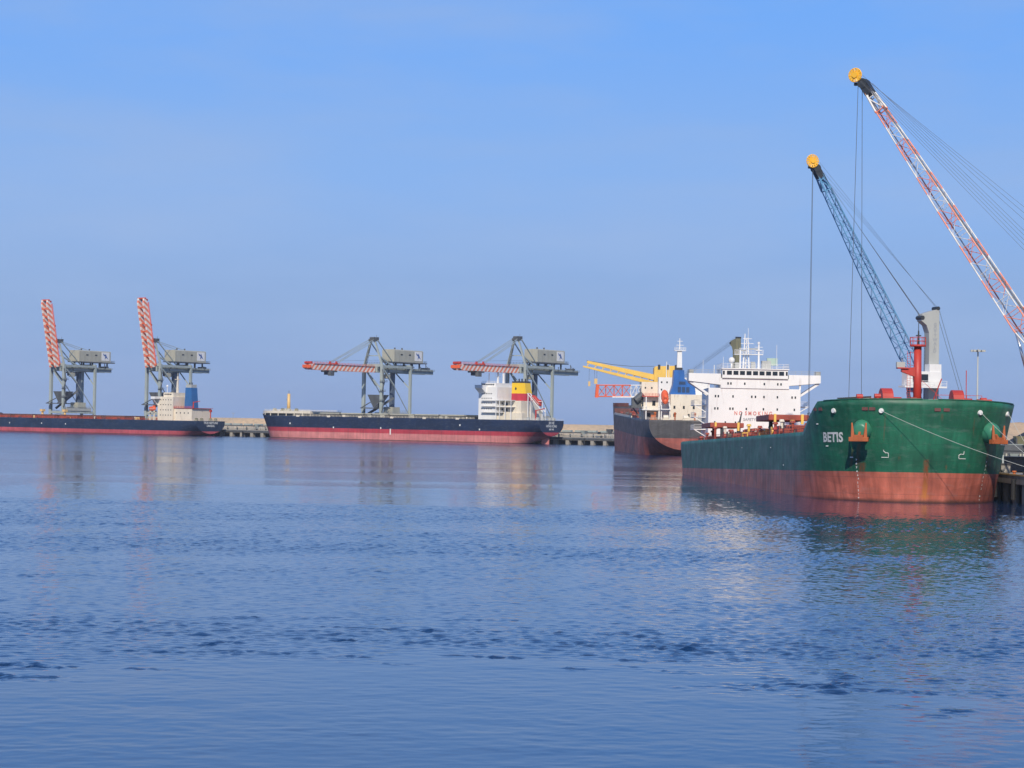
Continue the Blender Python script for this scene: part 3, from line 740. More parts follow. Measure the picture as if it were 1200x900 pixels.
def hatches(parent, ys, hw, hl, z, cov, coam, opened=(), bare=()):
    for i, y in enumerate(ys):
        m = MB()
        if i in bare: m.box(-hw, -hw + .4, y - hl / 2, y + hl / 2, z, z + 1.7).box(hw - .4, hw, y - hl / 2, y + hl / 2, z, z + 1.7).box(-hw + .4, hw - .4, y - hl / 2, y - hl / 2 + .4, z, z + 1.7).box(-hw + .4, hw - .4, y + hl / 2 - .4, y + hl / 2, z, z + 1.7)
        else: m.box(-hw, hw, y - hl / 2, y + hl / 2, z, z + 1.7)
        for k in range(9):
            yy = y - hl / 2 + hl * k / 8
            m.box(-hw - .35, -hw, yy - .1, yy + .1, z, z + 1.6).box(hw, hw + .35, yy - .1, yy + .1, z, z + 1.6)
        c = m.build('hatch_coaming', coam, parent)
        if i in bare: continue
        if i in opened:
            for sgn in (-1, 1):
                xs = sorted((sgn * (hw - .5), sgn * 15.4))
                MB().box(xs[0], xs[1], y - hl / 2 - .3, y + hl / 2 + .3, z + 3.0, z + 4.1).build('hatch_cover', cov, parent, bevel=.12)
                for yy in (y - hl / 2 + .6, y + hl / 2 - .6): MB().box(sgn * 12.6 - .35, sgn * 12.6 + .35, yy - .35, yy + .35, z, z + 3.0).build('cover_post', DARK, parent)
                yy = y + hl / 2 + .3
                for xx, w_ in ((9, .25), (14.2, .22)): MB().box(sgn * xx - w_, sgn * xx + w_, yy, yy + .3, z + 2.3, z + 4.2).build('cover_clamp', YELLOW, parent)
        else:
            MB().box(-hw - .25, hw + .25, y - hl / 2 - .2, y + hl / 2 + .2, z + 1.75, z + 2.6).build('hatch_cover', cov, parent, bevel=.12)

def deck_gear(parent, y0, y1, B, z, mats, n, seed, hmax=1.8):
    rr = random.Random(seed)
    for i in range(n):
        y = y0 + (y1 - y0) * rr.random(); x = rr.choice((-1, 1)) * (B - 1.3 - rr.random() * 2.2); m = MB(); k = rr.random()
        if k < .35:
            h = .8 + rr.random() * hmax; m.tube((x, y, z), (x, y, z + h), .28, n=8).tube((x, y, z + h - .1), (x, y, z + h + .35), .55, .4, 8); nm = 'ventilator'
        elif k < .6:
            m.box(x - .6, x + .6, y - 1.0, y + 1.0, z, z + .9 + rr.random() * .6); nm = 'deck_locker'
        elif k < .8:
            for d in (-.6, .6): m.tube((x, y + d, z), (x, y + d, z + .8), .25, n=8).tube((x, y + d, z + .8), (x, y + d, z + .95), .36, n=8)
            m.box(x - .4, x + .4, y - 1, y + 1, z, z + .12); nm = 'bitts'
        else:
            m.tube((x - .9, y, z + .8), (x + .9, y, z + .8), .5, n=10).box(x - 1, x - .85, y - .9, y + .9, z, z + 1.7).box(x + .85, x + 1, y - .9, y + .9, z, z + 1.7); nm = 'winch'
        m.build(nm, rr.choice(mats), parent)

def windows(parent, pts, w_, h_, axis, pos, name='window', frame=True):
    """flat windows set in a wall: axis 1 -> wall faces +-Y at y=pos; axis 0 -> wall faces +-X at x=pos"""
    for (u, z) in pts:
        if axis == 1: b = MB().box(u - w_ / 2, u + w_ / 2, pos - .06, pos + .06, z - h_ / 2, z + h_ / 2)
        else: b = MB().box(pos - .06, pos + .06, u - w_ / 2, u + w_ / 2, z - h_ / 2, z + h_ / 2)
        b.build(name, GLASS, parent)

def lifeboat(name, label, M4, L=7.5, W=2.8, H=2.9, mat=ORANGE):
    o = thing(name, label, 'lifeboat'); o.matrix_world = M4
    m = MB(); N, K = 14, 16
    for i in range(N + 1):
        t = -1 + 2 * i / N; f = max(0.02, (1 - abs(t) ** 3.0)) ** .6
        for j in range(K):
            a = 2 * pi * j / K; x = cos(a) * W / 2 * f; z = sin(a) * (H * .5 if sin(a) > 0 else H * .42) * f ** .8
            m.v.append((x, t * L / 2, z))
    for i in range(N):
        for j in range(K): m.f.append((i * K + j, i * K + (j + 1) % K, (i + 1) * K + (j + 1) % K, (i + 1) * K + j))
    m.f.append(tuple(range(K - 1, -1, -1))); m.f.append(tuple(N * K + j for j in range(K)))
    m.build('hull', mat, o, smooth=True)
    MB().quad_prism([(-.8, -L * .36, H * .3), (.8, -L * .36, H * .3), (.8, -L * .1, H * .3), (-.8, -L * .1, H * .3), (-.55, -L * .33, H * .72), (.55, -L * .33, H * .72), (.55, -L * .14, H * .72), (-.55, -L * .14, H * .72)]).build('conning_dome', mat, o)
    w2 = MB()
    for k in (-1, 0, 1): w2.box(-W * .49, -W * .40, k * 1.2 - .22, k * 1.2 + .22, .25, .6).box(W * .40, W * .49, k * 1.2 - .22, k * 1.2 + .22, .25, .6)
    w2.build('porthole', GLASS, o)
    rl = MB().box(-W * .53, W * .53, -L * .34, L * .34, -.16, .02).build('rubbing_strake', WHITE, o)
    return o

# ================================================================== GREEN SHIP
def green_ship():
    rz = atan2(-.0394, -.9992); trim = math.atan(3.4 / 190)
    S = thing('bulk_carrier', 'green and red bulk carrier at the right, bow towards the viewer, white bridge behind', 'ship', (66.8, 357, 0), rz, rx=trim)
    Hh = Hull(222, 16.9, 11.4, 16.25, 10.5, 9.5, (32, 15.5), (3.4, 0), n=2.25, zb=-5.5)
    Hh.deckmat = DKRED
    mat = hull_mat('green_hull_paint', [(4.9, (.50, .135, .085)), (99, (.014, .128, .068))], rust=.6, dirt=.32,
                   streaks=[(10.4, .35, 9.6, 5.2, .5), (-10.9, .4, 9.6, 5.0, .45), (6.9, .16, 14.2, 9.5, .35), (-7.6, .16, 14.2, 10.5, .3), (-2.0, .3, 14.6, 12.8, .35), (-3.2, .2, 6.4, 5.0, .7), (0.1, .6, 7.2, .2, 1.0), (.1, 1.3, 1.6, .2, .6), (9.7, .6, 6.6, 4.2, .7), (-7.2, .35, 6.6, 5.6, .45), (4.4, .3, 7.6, 6.6, .7), (11.2, .25, 9, 5, .35), (-11.6, .3, 9.5, 5.2, .35)])
    hull = Hh.mesh('hull', mat, S)
    # name on both bows
    def curved(side, arc0, z0):
        def f(u, v):
            a = arc0 - u if side > 0 else arc0 + u
            p, n, t = Hh.at(side, a, z0 + v, .035); return p
        return f
    lettering('BETIS', 2.15, curved(1, 17.0, 10.35), TEXTW, S, bold=.07, dense=True)
    lettering('BETIS', 2.15, curved(-1, 19.0, 10.35), TEXTW, S, bold=.07, dense=True)
    # draught marks
    for side in (1, -1):
        for i in range(11):
            zz = 6.8 - i * .62
            d = str((19 - i) % 10)
            lettering(d, .42, curved(side, (11.7 if side > 0 else 11.9) - (.5 if i < 6 else .3) * (1 - cos(i * .3)), zz), TEXTW, S, bold=.02, name='draught_mark')
    # bulbous bow symbols
    for side, ac in ((1, 6.6), (-1, 5.9)):
        sy = MB()
        pts = [(-.55 * -1, -.45), (-.55, -.45), (-.62, .05), (-.3, .3), (.1, .25), (.25, .75)] if side < 0 else [(-.55, -.45), (.55, -.45), (.62, .05), (.3, .3), (-.1, .25), (-.25, .75)]
        f = curved(side, ac, 7.7)
        prev = None
        P = []
        for a, b in zip(pts, pts[1:]):
            for k in range(4): t = k / 4; P.append((a[0] + (b[0] - a[0]) * t, a[1] + (b[1] - a[1]) * t))
        P.append(pts[-1])
        sy.path([f(u, v) for u, v in P], .055, 5); sy.build('bow_symbol', TEXTW, S)
    for side, arc, z in ((1, 21.3, 12.6), (1, 18.4, 9.0), (1, 12.6, 7.2), (1, 47, 5.8), (1, 63, 9), (1, 100, 9.2)):
        p, n, t = Hh.at(side, arc, z, .03); q = p + n * .03
        MB().bar(p - t * .3, p + t * .3, .06, .16).build('hull_mark', TEXTW, S)
    # overboard pipes / tug marks on the flat side
    # anchors on bolsters
    for side in (1, -1):
        p, n, t = Hh.at(side, 10.6 if side > 0 else 11.3, 11.6); fwd = Vector((0, 1, 0))
        ax = (n * .75 + fwd * .45 + Vector((0, 0, -.1))).normalized()
        m = MB(); rings = 8; K = 20; a = ax.cross(Vector((0, 0, 1))).normalized(); b = a.cross(ax)
        for i in range(rings + 1):
            tt = i / rings; rad = 1.65 * (cos(tt * pi / 2 * .78) ** .8); o = p - ax * .9 + ax * (2.7 * sin(tt * pi / 2))
            for j in range(K): an = 2 * pi * j / K; m.v.append(tuple(o + a * rad * cos(an) + b * rad * 1.1 * sin(an)))
        for i in range(rings):
            for j in range(K): m.f.append((i * K + j, i * K + (j + 1) % K, (i + 1) * K + (j + 1) % K, (i + 1) * K + j))
        m.f.append(tuple(rings * K + j for j in range(K))); m.f.append(tuple(range(K - 1, -1, -1)))
        m.build('anchor_bolster', LGREEN, S, smooth=True)
        c = p + ax * 2.1 + n * .25 + Vector((0, 0, -.2)); tv = Vector((-t.x, -t.y, 0)) if side > 0 else Vector((-t.x, -t.y, 0))
        tv = a if abs(a.dot(t)) > .3 else t
        an = MB()
        an.bar(c - tv * 1.55 + Vector((0, 0, -1.15)), c + tv * 1.55 + Vector((0, 0, -1.15)), .95, .7)
        an.bar(c - tv * .75 + Vector((0, 0, -.9)), c + tv * .75 + Vector((0, 0, -.9)), 1.0, .9)
        for sg in (-1, 1):
            an.bar(c + tv * (sg * 1.0) + Vector((0, 0, -1.0)), c + tv * (sg * 1.15) + Vector((0, 0, 1.5)), .62, .55, .2, .25)
        an.bar(c + Vector((0, 0, -.6)) - n * .1, c - ax * 1.2 + Vector((0, 0, .3)), .4, .4)
        an.build('anchor', RUST, S, bevel=.05)
    # fairleads
    for side, arc in ((1, 16.3), (1, 7.6), (-1, 8.6), (-1, 16.2)):
        p, n, t = Hh.at(side, arc, 14.7, .02)
        m = MB(); K = 12
        m.tube(p - n * .15, p + n * .25, .45, .38, K)
        m.build('fairlead', WHITE, S)
    for side, arc in ((1, 10.4), (1, 9.0), (1, 22), (1, 20.0), (-1, .8), (-1, 2.6)):
        p, n, t = Hh.at(side, arc, 15.0, .0)
        MB().bar(p - t * .5, p + t * .5, .16, .5).build('chock_opening', BROWNDK, S)
    # bulwark capping
    pts = []
    for side in (1, -1):
        L = [Hh.at(side, .05 + i * .9, 16.3 + (.3 * max(0, 1 - i * .9 / 14)), -.02)[0] for i in range(22)]
        L = [Vector((q.x, q.y, Hh.top(-q.y) + .05)) for q in L if -q.y < 20]
        MB().path(L, .10, 6).build('bulwark_cap', paint('bulwark_green', (.014, .12, .075), .5) if 'bulwark_green' not in bpy.data.materials else bpy.data.materials['bulwark_green'], S)
    z0 = 15.15
    # foremast
    fm = MB().tube((-.2, -10.6, z0), (-.2, -10.6, 25.6), .70, .62, 18).build('foremast', REDP, S, smooth=True)
    MB().tube((-.2, -10.6, 25.6), (-.2, -10.6, 25.9), 1.35, 1.35, 14).build('mast_platform', REDP, fm)
    r2 = MB()
    for i in range(10):
        a = 2 * pi * i / 10; r2.bar((-.2 + 1.3 * cos(a), -10.6 + 1.3 * sin(a), 25.9), (-.2 + 1.3 * cos(a), -10.6 + 1.3 * sin(a), 27.1), .07)
        a2 = 2 * pi * (i + 1) / 10
        for zz in (26.5, 27.1): r2.bar((-.2 + 1.3 * cos(a), -10.6 + 1.3 * sin(a), zz), (-.2 + 1.3 * cos(a2), -10.6 + 1.3 * sin(a2), zz), .07)
    r2.build('mast_railing', REDP, fm)
    MB().tube((-.3, -10.6, 25.6), (-.3, -10.6, 28.2), .2, .12, 8).tube((-.3, -10.6, 28.2), (-.3, -10.6, 29.8), .06, n=6).box(-.7, .1, -10.8, -10.4, 27.3, 27.5).build('signal_lamp', DARK, fm)
    MB().prism([(-.2 + .5, 20.6), (2.5, 21.4), (2.5, 21.9), (.3, 22.2)], 1, -11.0, -10.2).box(1.4, 3.2, -11.3, -9.9, 21.9, 22.1).build('lamp_bracket', REDP, fm)
    MB().box(1.9, 3.3, -11, -10.4, 22.1, 23.0).build('deck_light', LGREY, fm)
    ld = MB()
    for x in (1.1, 1.6): ld.bar((x, -10.2, z0), (x, -10.2, 24.8), .06)
    for i in range(24): ld.bar((1.1, -10.2, z0 + .4 * i), (1.6, -10.2, z0 + .4 * i), .05)
    for i in range(5): ld.bar((.4, -10.5, z0 + 1 + i * 2.1), (1.1, -10.2, z0 + 1 + i * 2.1), .05)
    ld.build('ladder', REDP, fm)
    MB().bar((-2.1, -10.0, z0), (-4.2, -10.6, 20.4), .14).bar((-6.0, -9, z0), (-.8, -10, 20.0), .06).build('stay', REDP, fm)
    # forecastle gear: windlasses, winch, railing, tarpaulin frame
    for x, w_ in ((5.6, 1.0), (-6.0, .95)):
        m = MB()
        m.tube((x - .9, -7.6, z0 + 1.45), (x + .9, -7.6, z0 + 1.45), 1.95 * w_, n=22).box(x - 1.3, x + 1.3, -9.4, -6.4, z0, z0 + .6).box(x + 1.2, x + 2.7, -8.6, -6.6, z0, z0 + 1.75).tube((x - 2.5, -7.6, z0 + 1.2), (x - .9, -7.6, z0 + 1.2), .8, n=14)
        m.build('windlass', REDP, S, bevel=.04)
    MB().box(3.4, 4.9, -6.4, -5.9, z0 + 1.0, z0 + 1.55).build('name_board', WHITE, S)
    MB().box(-4.4, -9.4, -10.2, -10.1, z0, z0 + .05).rail([(-3, -9, z0 + .1), (-10.5, -9, z0 + .1)], 2.4, 2.5, .05).bar((-7.9, -9, z0), (-7.9, -9, z0 + 6.6), .12).build('forecastle_railing', REDP, S)
    m = MB()
    m.prism([(7.9, z0 + 1.2), (7.9, z0 + 1.9), (9.8, z0 + 2.1), (13.4, z0 + 1.5), (13.4, z0 + 1.2)], 1, -10.5, -7.8)
    m.build('store_canopy', HOUSE, S)
    MB().bar((8, -7.7, z0 + 2.0), (13.6, -7.7, z0 + 1.6), .16).bar((13.2, -8, z0), (13.2, -8, z0 + 1.6), .2).bar((8.2, -8, z0), (8.2, -8, z0 + 1.4), .2).build('canopy_frame', DARK, S)
    for x, y, h in ((10.2, -6.2, 1.9), (7.4, -5.6, 2.0), (1.8, -4.4, 1.5), (-10.2, -6.8, 1.7), (-11.5, -8.5, 1.5), (-9.2, -5, 1.4)):
        MB().tube((x, y, z0), (x, y, z0 + h), .35, n=10).tube((x - .5, y, z0 + h), (x + .5, y, z0 + h), .42, n=10).build('ventilator', REDP if y < -5.5 else DKRED, S)
    MB().box(14.6, 15.9, -21.2, -19.8, 11.3, 13.4).rail([(15.9, -19.6, 13.4), (15.9, -22, 13.4)], 1.2, .9, .05).build('rope_locker', DARK, S)
    # hatches
    ys = [-33 - i * 21.5 for i in range(7)]
    hatches(S, ys, 8.2, 15.5, 11.3, DKRED, DKRED, opened=(2, 6), bare=(4,))
    deck_gear(S, -182, -24, 16, 11.3, [DKRED, DKRED, DKRED, REDP, DKRED, DKRED, YELLOW, DECKG, CREAM], 120, 5, 2.2)
    for sg in (-1, 1): MB().rail([(sg * 16.1, -21, 11.3), (sg * 16.1, -188, 11.3)], 1.1, 2.0, .04).build('deck_railing', DKRED, S)
    pv = MB()
    for sg in (-1, 1):
        pv.tube((sg * 12.4, -24, 12.0), (sg * 12.4, -186, 12.0), .22, n=6).tube((sg * 11.6, -24, 12.3), (sg * 11.6, -186, 12.3), .15, n=6)
    pv.build('deck_pipe', DKRED, S)
    MB().tube((6.9, -168, 11.3), (6.9, -168, 15), .45, n=10).bar((6.9, -168, 15), (6.2, -168, 18.3), .6, .6, .15, .15).box(6.1, 7.8, -168.8, -167.2, 14.6, 15.2).build('hose_derrick', DARK, S)
    # superstructure
    Y = -190
    dh = MB().box(-11.3, 11.3, Y - 13, Y, 11.3, 24.6).build('deckhouse', WHITE, S, bevel=.05)
    up = MB().box(-8.4, 8.4, Y - 12.5, Y + .25, 24.6, 27.0).build('bridge_deck', WHITE, S)
    wh = MB().box(-8.05, 8.05, Y - 9, Y + .6, 27.0, 29.25).box(-8.3, 8.3, Y - 9.3, Y + .9, 29.25, 29.5).build('wheelhouse', WHITE, S)
    MB().box(-8.12, 8.12, Y + .6, Y + .66, 27.0, 27.12).build('drip_rail', HOUSE, wh)
    windows(wh, [(-6.45 + i * 1.6, 28.35) for i in range(9)], 1.22, .95, 1, Y + .63)
    windows(wh, [(-7.72, 28.35), (7.72, 28.35)], .45, .9, 1, Y + .63)
    for sg in (-1, 1):
        wg = MB().prism([(sg * 8.35, 25.4), (sg * 16.2, 26.2), (sg * 16.2, 28.1), (sg * 8.35, 28.1)], 1, Y - 4.5, Y + .1)
        wgo = wg.build('bridge_wing', WHITE, S)
        MB().rail([(sg * 8.4, Y, 28.1), (sg * 16.1, Y, 28.1), (sg * 16.1, Y - 4.4, 28.1)], .9, 1.4, .04).box(min(sg * 15, sg * 16.1), max(sg * 15, sg * 16.1), Y - 2, Y - .2, 28.1, 29.0).build('wing_railing', LGREY, wgo)
        MB().bar((sg * 15.9, Y - .6, 26.1), (sg * 11.1, Y - .6, 22.9), .4, .5).bar((sg * 15.9, Y - 3.6, 26.1), (sg * 11.1, Y - 3.6, 22.9), .4, .5).build('wing_brace', WHITE, wgo)
        MB().box(min(sg * 11.0, sg * 11.4), max(sg * 11.0, sg * 11.4), Y - .8, Y - .3, 24.6, 26.0).build('wing_post', WHITE, wgo)
        for i, zz in enumerate((14.4, 17.4, 20.4)):
            g = MB().box(min(sg * 11.3, sg * 14.2), max(sg * 11.3, sg * 14.2), Y - 12, Y - 5, zz, zz + .2)
            g.rail([(sg * 14.1, Y - 12, zz + .2), (sg * 14.1, Y - 5, zz + .2), (sg * 11.4, Y - 5, zz + .2)], 1.1, 1.4, .045).bar((sg * 14, Y - 5.2, zz), (sg * 11.3, Y - 5.2, zz - 1.6), .18)
            g.build('side_gallery', WHITE, S)
    rows = {23.9 + 1.4: []}
    px = lambda p: -(882 - p) / 4.8 * -1
    W1 = {25.75: [-6.6, -5.9, -2.5, 2.3, 5.6, 6.4], 22.6: [-9.6, -8.9, -5.3, -.7, .2, 2.3, 5.6, 9.2, 10.0], 19.6: [-9.7, -9.0, -6.0, -5.3, -2.0, 2.2, 5.6, 9.8], 16.2: [-9.7, -7.1, -4.6, -3.9, 8.8, 9.6]}
    for z, L in W1.items():
        wdn = [(-x, z) for x in L]
        windows(up if z > 24.6 else dh, wdn, .36, .55, 1, (Y + .25 if z > 24.6 else Y) + .02, 'porthole')
    lettering('N O  S M O K I N G', 1.3, lambda u, v: Vector((-(u) * .84 + .3, Y + .10, 18.5 + v)), TEXTR, dh, bold=.03)
    lettering('SAFETY FIRST', .95, lambda u, v: Vector((-(u) - .1, Y + .10, 17.0 + v)), TEXTG, dh, bold=.01)
    # monkey island, masts, radars
    MB().rail([(-8.2, Y + .8, 29.5), (8.2, Y + .8, 29.5), (8.2, Y - 9, 29.5)], 1.1, 1.3, .045).rail([(-8.2, Y + .8, 29.5), (-8.2, Y - 9, 29.5)], 1.1, 1.3, .045).build('roof_railing', WHITE, wh)
    rm = MB()
    for x in (.9, 2.4, 1.6): rm.bar((x, Y - 4 - (x == 1.6) * 1.2, 29.5), (x * .5 + .8, Y - 4, 37.2 if x < 2 else 38.2), .32, .32, .2, .2)
    rm.box(-2.4, 4.6, Y - 5, Y - 3, 33.0, 33.2)
    for z, a in ((31.2, 1.5), (34.6, 2.0), (35.8, 1.6), (37.0, 1.1)): rm.bar((1.4 - a, Y - 4, z), (1.4 + a, Y - 4, z), .12)
    rm.bar((1.2, Y - 4, 37), (1.2, Y - 4, 39.6), .08)
    for i in range(6): rm.bar((.9, Y - 4, 30 + i * 1.2), (2.2, Y - 4, 31.2 + i * 1.2), .08)
    rmo = rm.rail([(-2.4, Y - 3, 33.2), (4.6, Y - 3, 33.2)], 1.0, 1, .05).build('radar_mast', WHITE, S)
    MB().box(-1.2, 1.0, Y - 3.4, Y - 3.1, 34.3, 34.6).box(1.9, 4.3, Y - 3.4, Y - 3.1, 33.9, 34.2).build('radar_scanner', LGREY, rmo)
    MB().bar((-1.3, Y - 3, 29.5), (-1.3, Y - 3, 35.6), .5, .5, .3, .3).box(-2, -.6, Y - 3.4, Y - 2.6, 34, 34.2).tube((-1.3, Y - 3, 35.6), (-1.3, Y - 3, 36.2), .3, n=8).bar((-2.3, Y - 3, 34.9), (-.3, Y - 3, 34.9), .1).build('signal_mast', WHITE, S)
    MB().bar((3.4, Y - 2, 29.5), (3.4, Y - 2, 34.2), .35).bar((2.8, Y - 2, 33), (4.2, Y - 2, 33), .1).build('aerial_mast', WHITE, S)
    MB().tube((-5.6, Y - 2, 29.5), (-5.6, Y - 2, 35.5), .05, n=5).tube((7.4, Y - 3, 29.5), (7.4, Y - 3, 32.4), .05, n=5).tube((12.5, Y - 2, 28.1), (12.5, Y - 2, 31.5), .05, n=5).build('whip_aerial', WHITE, S)
    MB().tube((5.2, Y - 4, 29.5), (5.2, Y - 4, 31), .25, n=8).ball((5.2, Y - 4, 31.6), .8, 12, 8).build('satellite_dome', WHITE, S, smooth=True)
    MB().box(-4.4, -2.2, Y - 5, Y - 3, 29.5, 31.6).box(3.6, 4.6, Y - 3, Y - 2, 29.5, 31).box(-.2, .8, Y - 2, Y - 1, 29.5, 31.2).build('roof_locker', LGREY, S)
    MB().box(-6.4, -3.8, Y - 6.4, Y - 5.6, 30.6, 32.4).build('vent_casing', paint('pale_green_paint', (.42, .55, .45), .5), S)
    # engine casing and funnel behind
    MB().box(-7, 7, Y - 27, Y - 15, 11.3, 21).build('engine_casing', WHITE, S)
    fu = MB().quad_prism([(-2.6, Y - 26, 21), (2.6, Y - 26, 21), (2.6, Y - 18, 21), (-2.6, Y - 18, 21), (-2.2, Y - 25.5, 29), (2.2, Y - 25.5, 29), (2.2, Y - 19.5, 29), (-2.2, Y - 19.5, 29)]).build('funnel', paint('funnel_green_paint', (.02, .16, .1), .5), S)
    return S, Hh
GS, GH = green_ship()

# ================================================================== MIDDLE SHIP (navy, crimson and pink)
def tname(parent, lines, y, z, size, mat=TEXTW, gap=1.9):
    for i, (t, s_) in enumerate(lines):
        lettering(t, size * s_, lambda u, v, i=i: Vector((-u * -1, y - .06, z - i * gap + v)), mat, parent, bold=.05)
def ship_place(t_stern, Len, halfw=16):
    rz = atan2(.842, .539)
    c = P0 + NN * halfw + U * (t_stern + Len); return (c.x, c.y, 0), rz
def middle_ship():
    Len = 212; loc, rz = ship_place(6, Len)
    S = thing('bulk_carrier', 'navy bulk carrier with pink underside and yellow funnel, second ship from the left', 'ship', loc, rz)
    Hh = Hull(Len, 16, 13.9, 15.0, 5, 6, (30, 17), (4.6, -.4), n=2.1, zc=4.6, skeg=16, zb=-5, sternw=.86); Hh.deckmat = DECKG
    mat = hull_mat('navy_pink_hull_paint', [(4.35, (.62, .22, .20)), (6.9, (.46, .045, .06)), (99, (.009, .021, .058))], rust=.18, dirt=.18)
    Hh.mesh('hull', mat, S)
    MB().prism([(-Len + 1.5, -3), (-Len + 1.5, 3.6), (-Len + 6.8, 3.8), (-Len + 6.0, -3)], 0, -.35, .35).build('rudder', paint('pink_antifouling', (.62, .22, .20), .5), S)
    # raised forecastle deck on posts, deck rails
    L = [Hh.at(1, .3 + i * 1.6, 13.8, 0)[0] for i in range(40)]; L = [q for q in L if -q.y < 46]
    out = [(max(.3, q.x - .1), q.y) for q in L]; poly = out + [(-x, y) for x, y in reversed(out)]
    MB().prism(poly, 2, 15.5, 17.0).build('forecastle_deck', CREAM, S)
    inn = [(max(.2, x - 1.6), y - .3) for x, y in out]
    MB().prism(inn + [(-x, y) for x, y in reversed(inn)], 2, 13.7, 15.5).build('shade_infill', MDARK, S)  # dark infill, its colour stands in for shade in the gap under the forecastle
    fp = MB()
    for x, y in out[6::4]:
        for q in (-1, 1): fp.box(q * (x - .2) - .2, q * (x - .2) + .2, y - .2, y + .2, 13.8, 15.5)
    fp.build('forecastle_post', CREAM, S)
    MB().rail([(out[3][0], out[3][1], 17.0), (out[10][0], out[10][1], 17.0), (out[-1][0], out[-1][1], 17.0)], .9, 2.2, .06).rail([(-out[3][0], out[3][1], 17.0), (-out[10][0], out[10][1], 17.0), (-out[-1][0], out[-1][1], 17.0)], .9, 2.2, .06).build('forecastle_railing', CREAM, S)
    for sg in (-1, 1):
        MB().rail([(sg * 15.8, -32, 13.8), (sg * 15.8, -168, 13.8)], 1.2, 2.6, .075).build('deck_railing', CREAM, S)
        for y in (-36, -60, -84, -108, -132, -156):
            MB().box(min(sg * 15.4, sg * 16.05), max(sg * 15.4, sg * 16.05), y - 1.2, y + 1.2, 13.5, 14.5).build('fairlead', CREAM, S)
    MB().tube((0, -16, 17.0), (0, -16, 28), 1.15, .95, 14).build('foremast', YCREAM, S, smooth=True)
    MB().tube((0, -16, 28), (0, -16, 30), .15, n=6).box(-.6, .6, -15, -14.6, 24, 24.3).build('masthead_light', MDARK, S)
    for x, y in ((-4, -8), (4, -8), (-5, -18), (3, -20), (-7, -22)):
        MB().tube((x - 1, y, 17.9), (x + 1, y, 17.9), .8, n=12).box(x - 1.4, x + 1.4, y - 1, y + 1, 17.0, 17.4).build('windlass', HOUSE if x < 0 else OLIVE, S)
    hatches(S, [-57 - i * 18.6 for i in range(6)], 12.5, 16.6, 13.8, HOUSE, DARK)
    deck_gear(S, -165, -34, 15.5, 13.8, [HOUSE, CREAM, DECKG, MDARK], 30, 9, 1.2)
    y0 = -Len + 44; y1 = -Len + 31                       # house front and back
    dh = MB().box(-11.5, 11.5, y1, y0, 13.8, 33.2).build('deckhouse', WHITE, S)
    wh = MB().box(-9.5, 9.5, y1 + 2, y0 - .2, 33.2, 35.6).build('wheelhouse', WHITE, S)
    windows(wh, [(y0 - 1.4 - i * 1.5, 34.6) for i in range(6)], 1.1, .8, 0, -9.52)
    windows(wh, [(-8 + i * 2, 34.6) for i in range(9)], 1.4, .9, 1, y0 - .17)
    for sg in (-1, 1):
        MB().prism([(sg * 11.4, 29.3), (sg * 16.4, 32.4), (sg * 16.4, 34.2), (sg * 9.6, 34.2), (sg * 9.6, 33.3), (sg * 11.4, 33.2)], 1, y0 - 5.2, y0 - .3).build('bridge_wing', WHITE, S)
    wl = []
    for z in (20.2, 23.6, 26.4, 29.2): wl += [(y0 - 2.5 - i * 1.6, z) for i in range(5)]
    windows(dh, wl, .7, .7, 0, -11.52, 'porthole')
    # open galleries aft of the house
    for i, z in enumerate((18.0, 21.6, 25.0)):
        MB().box(-13.4, -11.5, y1 - 5, y0 - 3, z, z + .25).rail([(-13.3, y1 - 5, z + .25), (-13.3, y0 - 3, z + .25)], 1.1, 1.6, .07).build('side_gallery', WHITE, S)
    MB().box(-11.2, 11.2, -Len + 13.5, y1, 13.8, 18.0).build('poop_house', CREAM, S)
    MB().box(-10, 10, -Len + 15, y1, 18.0, 25.2).build('engine_casing', CREAM, S)
    for z in (19.6, 22.8):
        pass
    ff = MB()
    for y in (-Len + 20, -Len + 24, -Len + 28, y1 - .5): ff.box(-13.4, -13.1, y - .2, y + .2, 13.8, 25.2)
    ff.box(-13.5, -10.0, -Len + 19, y1, 25.2, 25.5).box(-13.5, -10.0, -Len + 19, y1, 21.3, 21.55).build('gallery_frame', WHITE, S)
    windows(S, [(-Len + 22 + i * 3, 19.8) for i in range(3)] + [(-Len + 22 + i * 3, 23.2) for i in range(3)], 1.3, 1.9, 0, -10.03, 'doorway')
    ys = -Len
    fu = MB()
    def fun(z0, z1, e0, e1): return MB().quad_prism([(-3.6 + e0 * .3, ys + 15.5 + e0, z0), (3.6 - e0 * .3, ys + 15.5 + e0, z0), (3.6 - e0 * .3, ys + 26, z0), (-3.6 + e0 * .3, ys + 26, z0), (-3.6 + e1 * .3, ys + 15.5 + e1, z1), (3.6 - e1 * .3, ys + 15.5 + e1, z1), (3.6 - e1 * .3, ys + 26, z1), (-3.6 + e1 * .3, ys + 26, z1)])
    fo = fun(25.2, 29.6, 0, .5).build('funnel', paint('funnel_red_paint', (.50, .035, .05), .5), S)
    fun(29.6, 35.8, .5, 1.5).build('funnel_band', YELW, fo); fun(35.8, 36.8, 1.5, 1.7).build('funnel_cap', DARK, fo)
    MB().prism([(ys + 23.8, 32), (ys + 23.2, 33.6), (ys + 22.4, 32.4), (ys + 22.9, 31.6)], 0, -3.5, -3.42).build('funnel_emblem', DARK, fo)
    for y in (18.5, 21, 23): MB().tube((0, ys + y, 36.8), (0, ys + y, 38.4), .45, n=8).build('exhaust_pipe', DARK, fo)
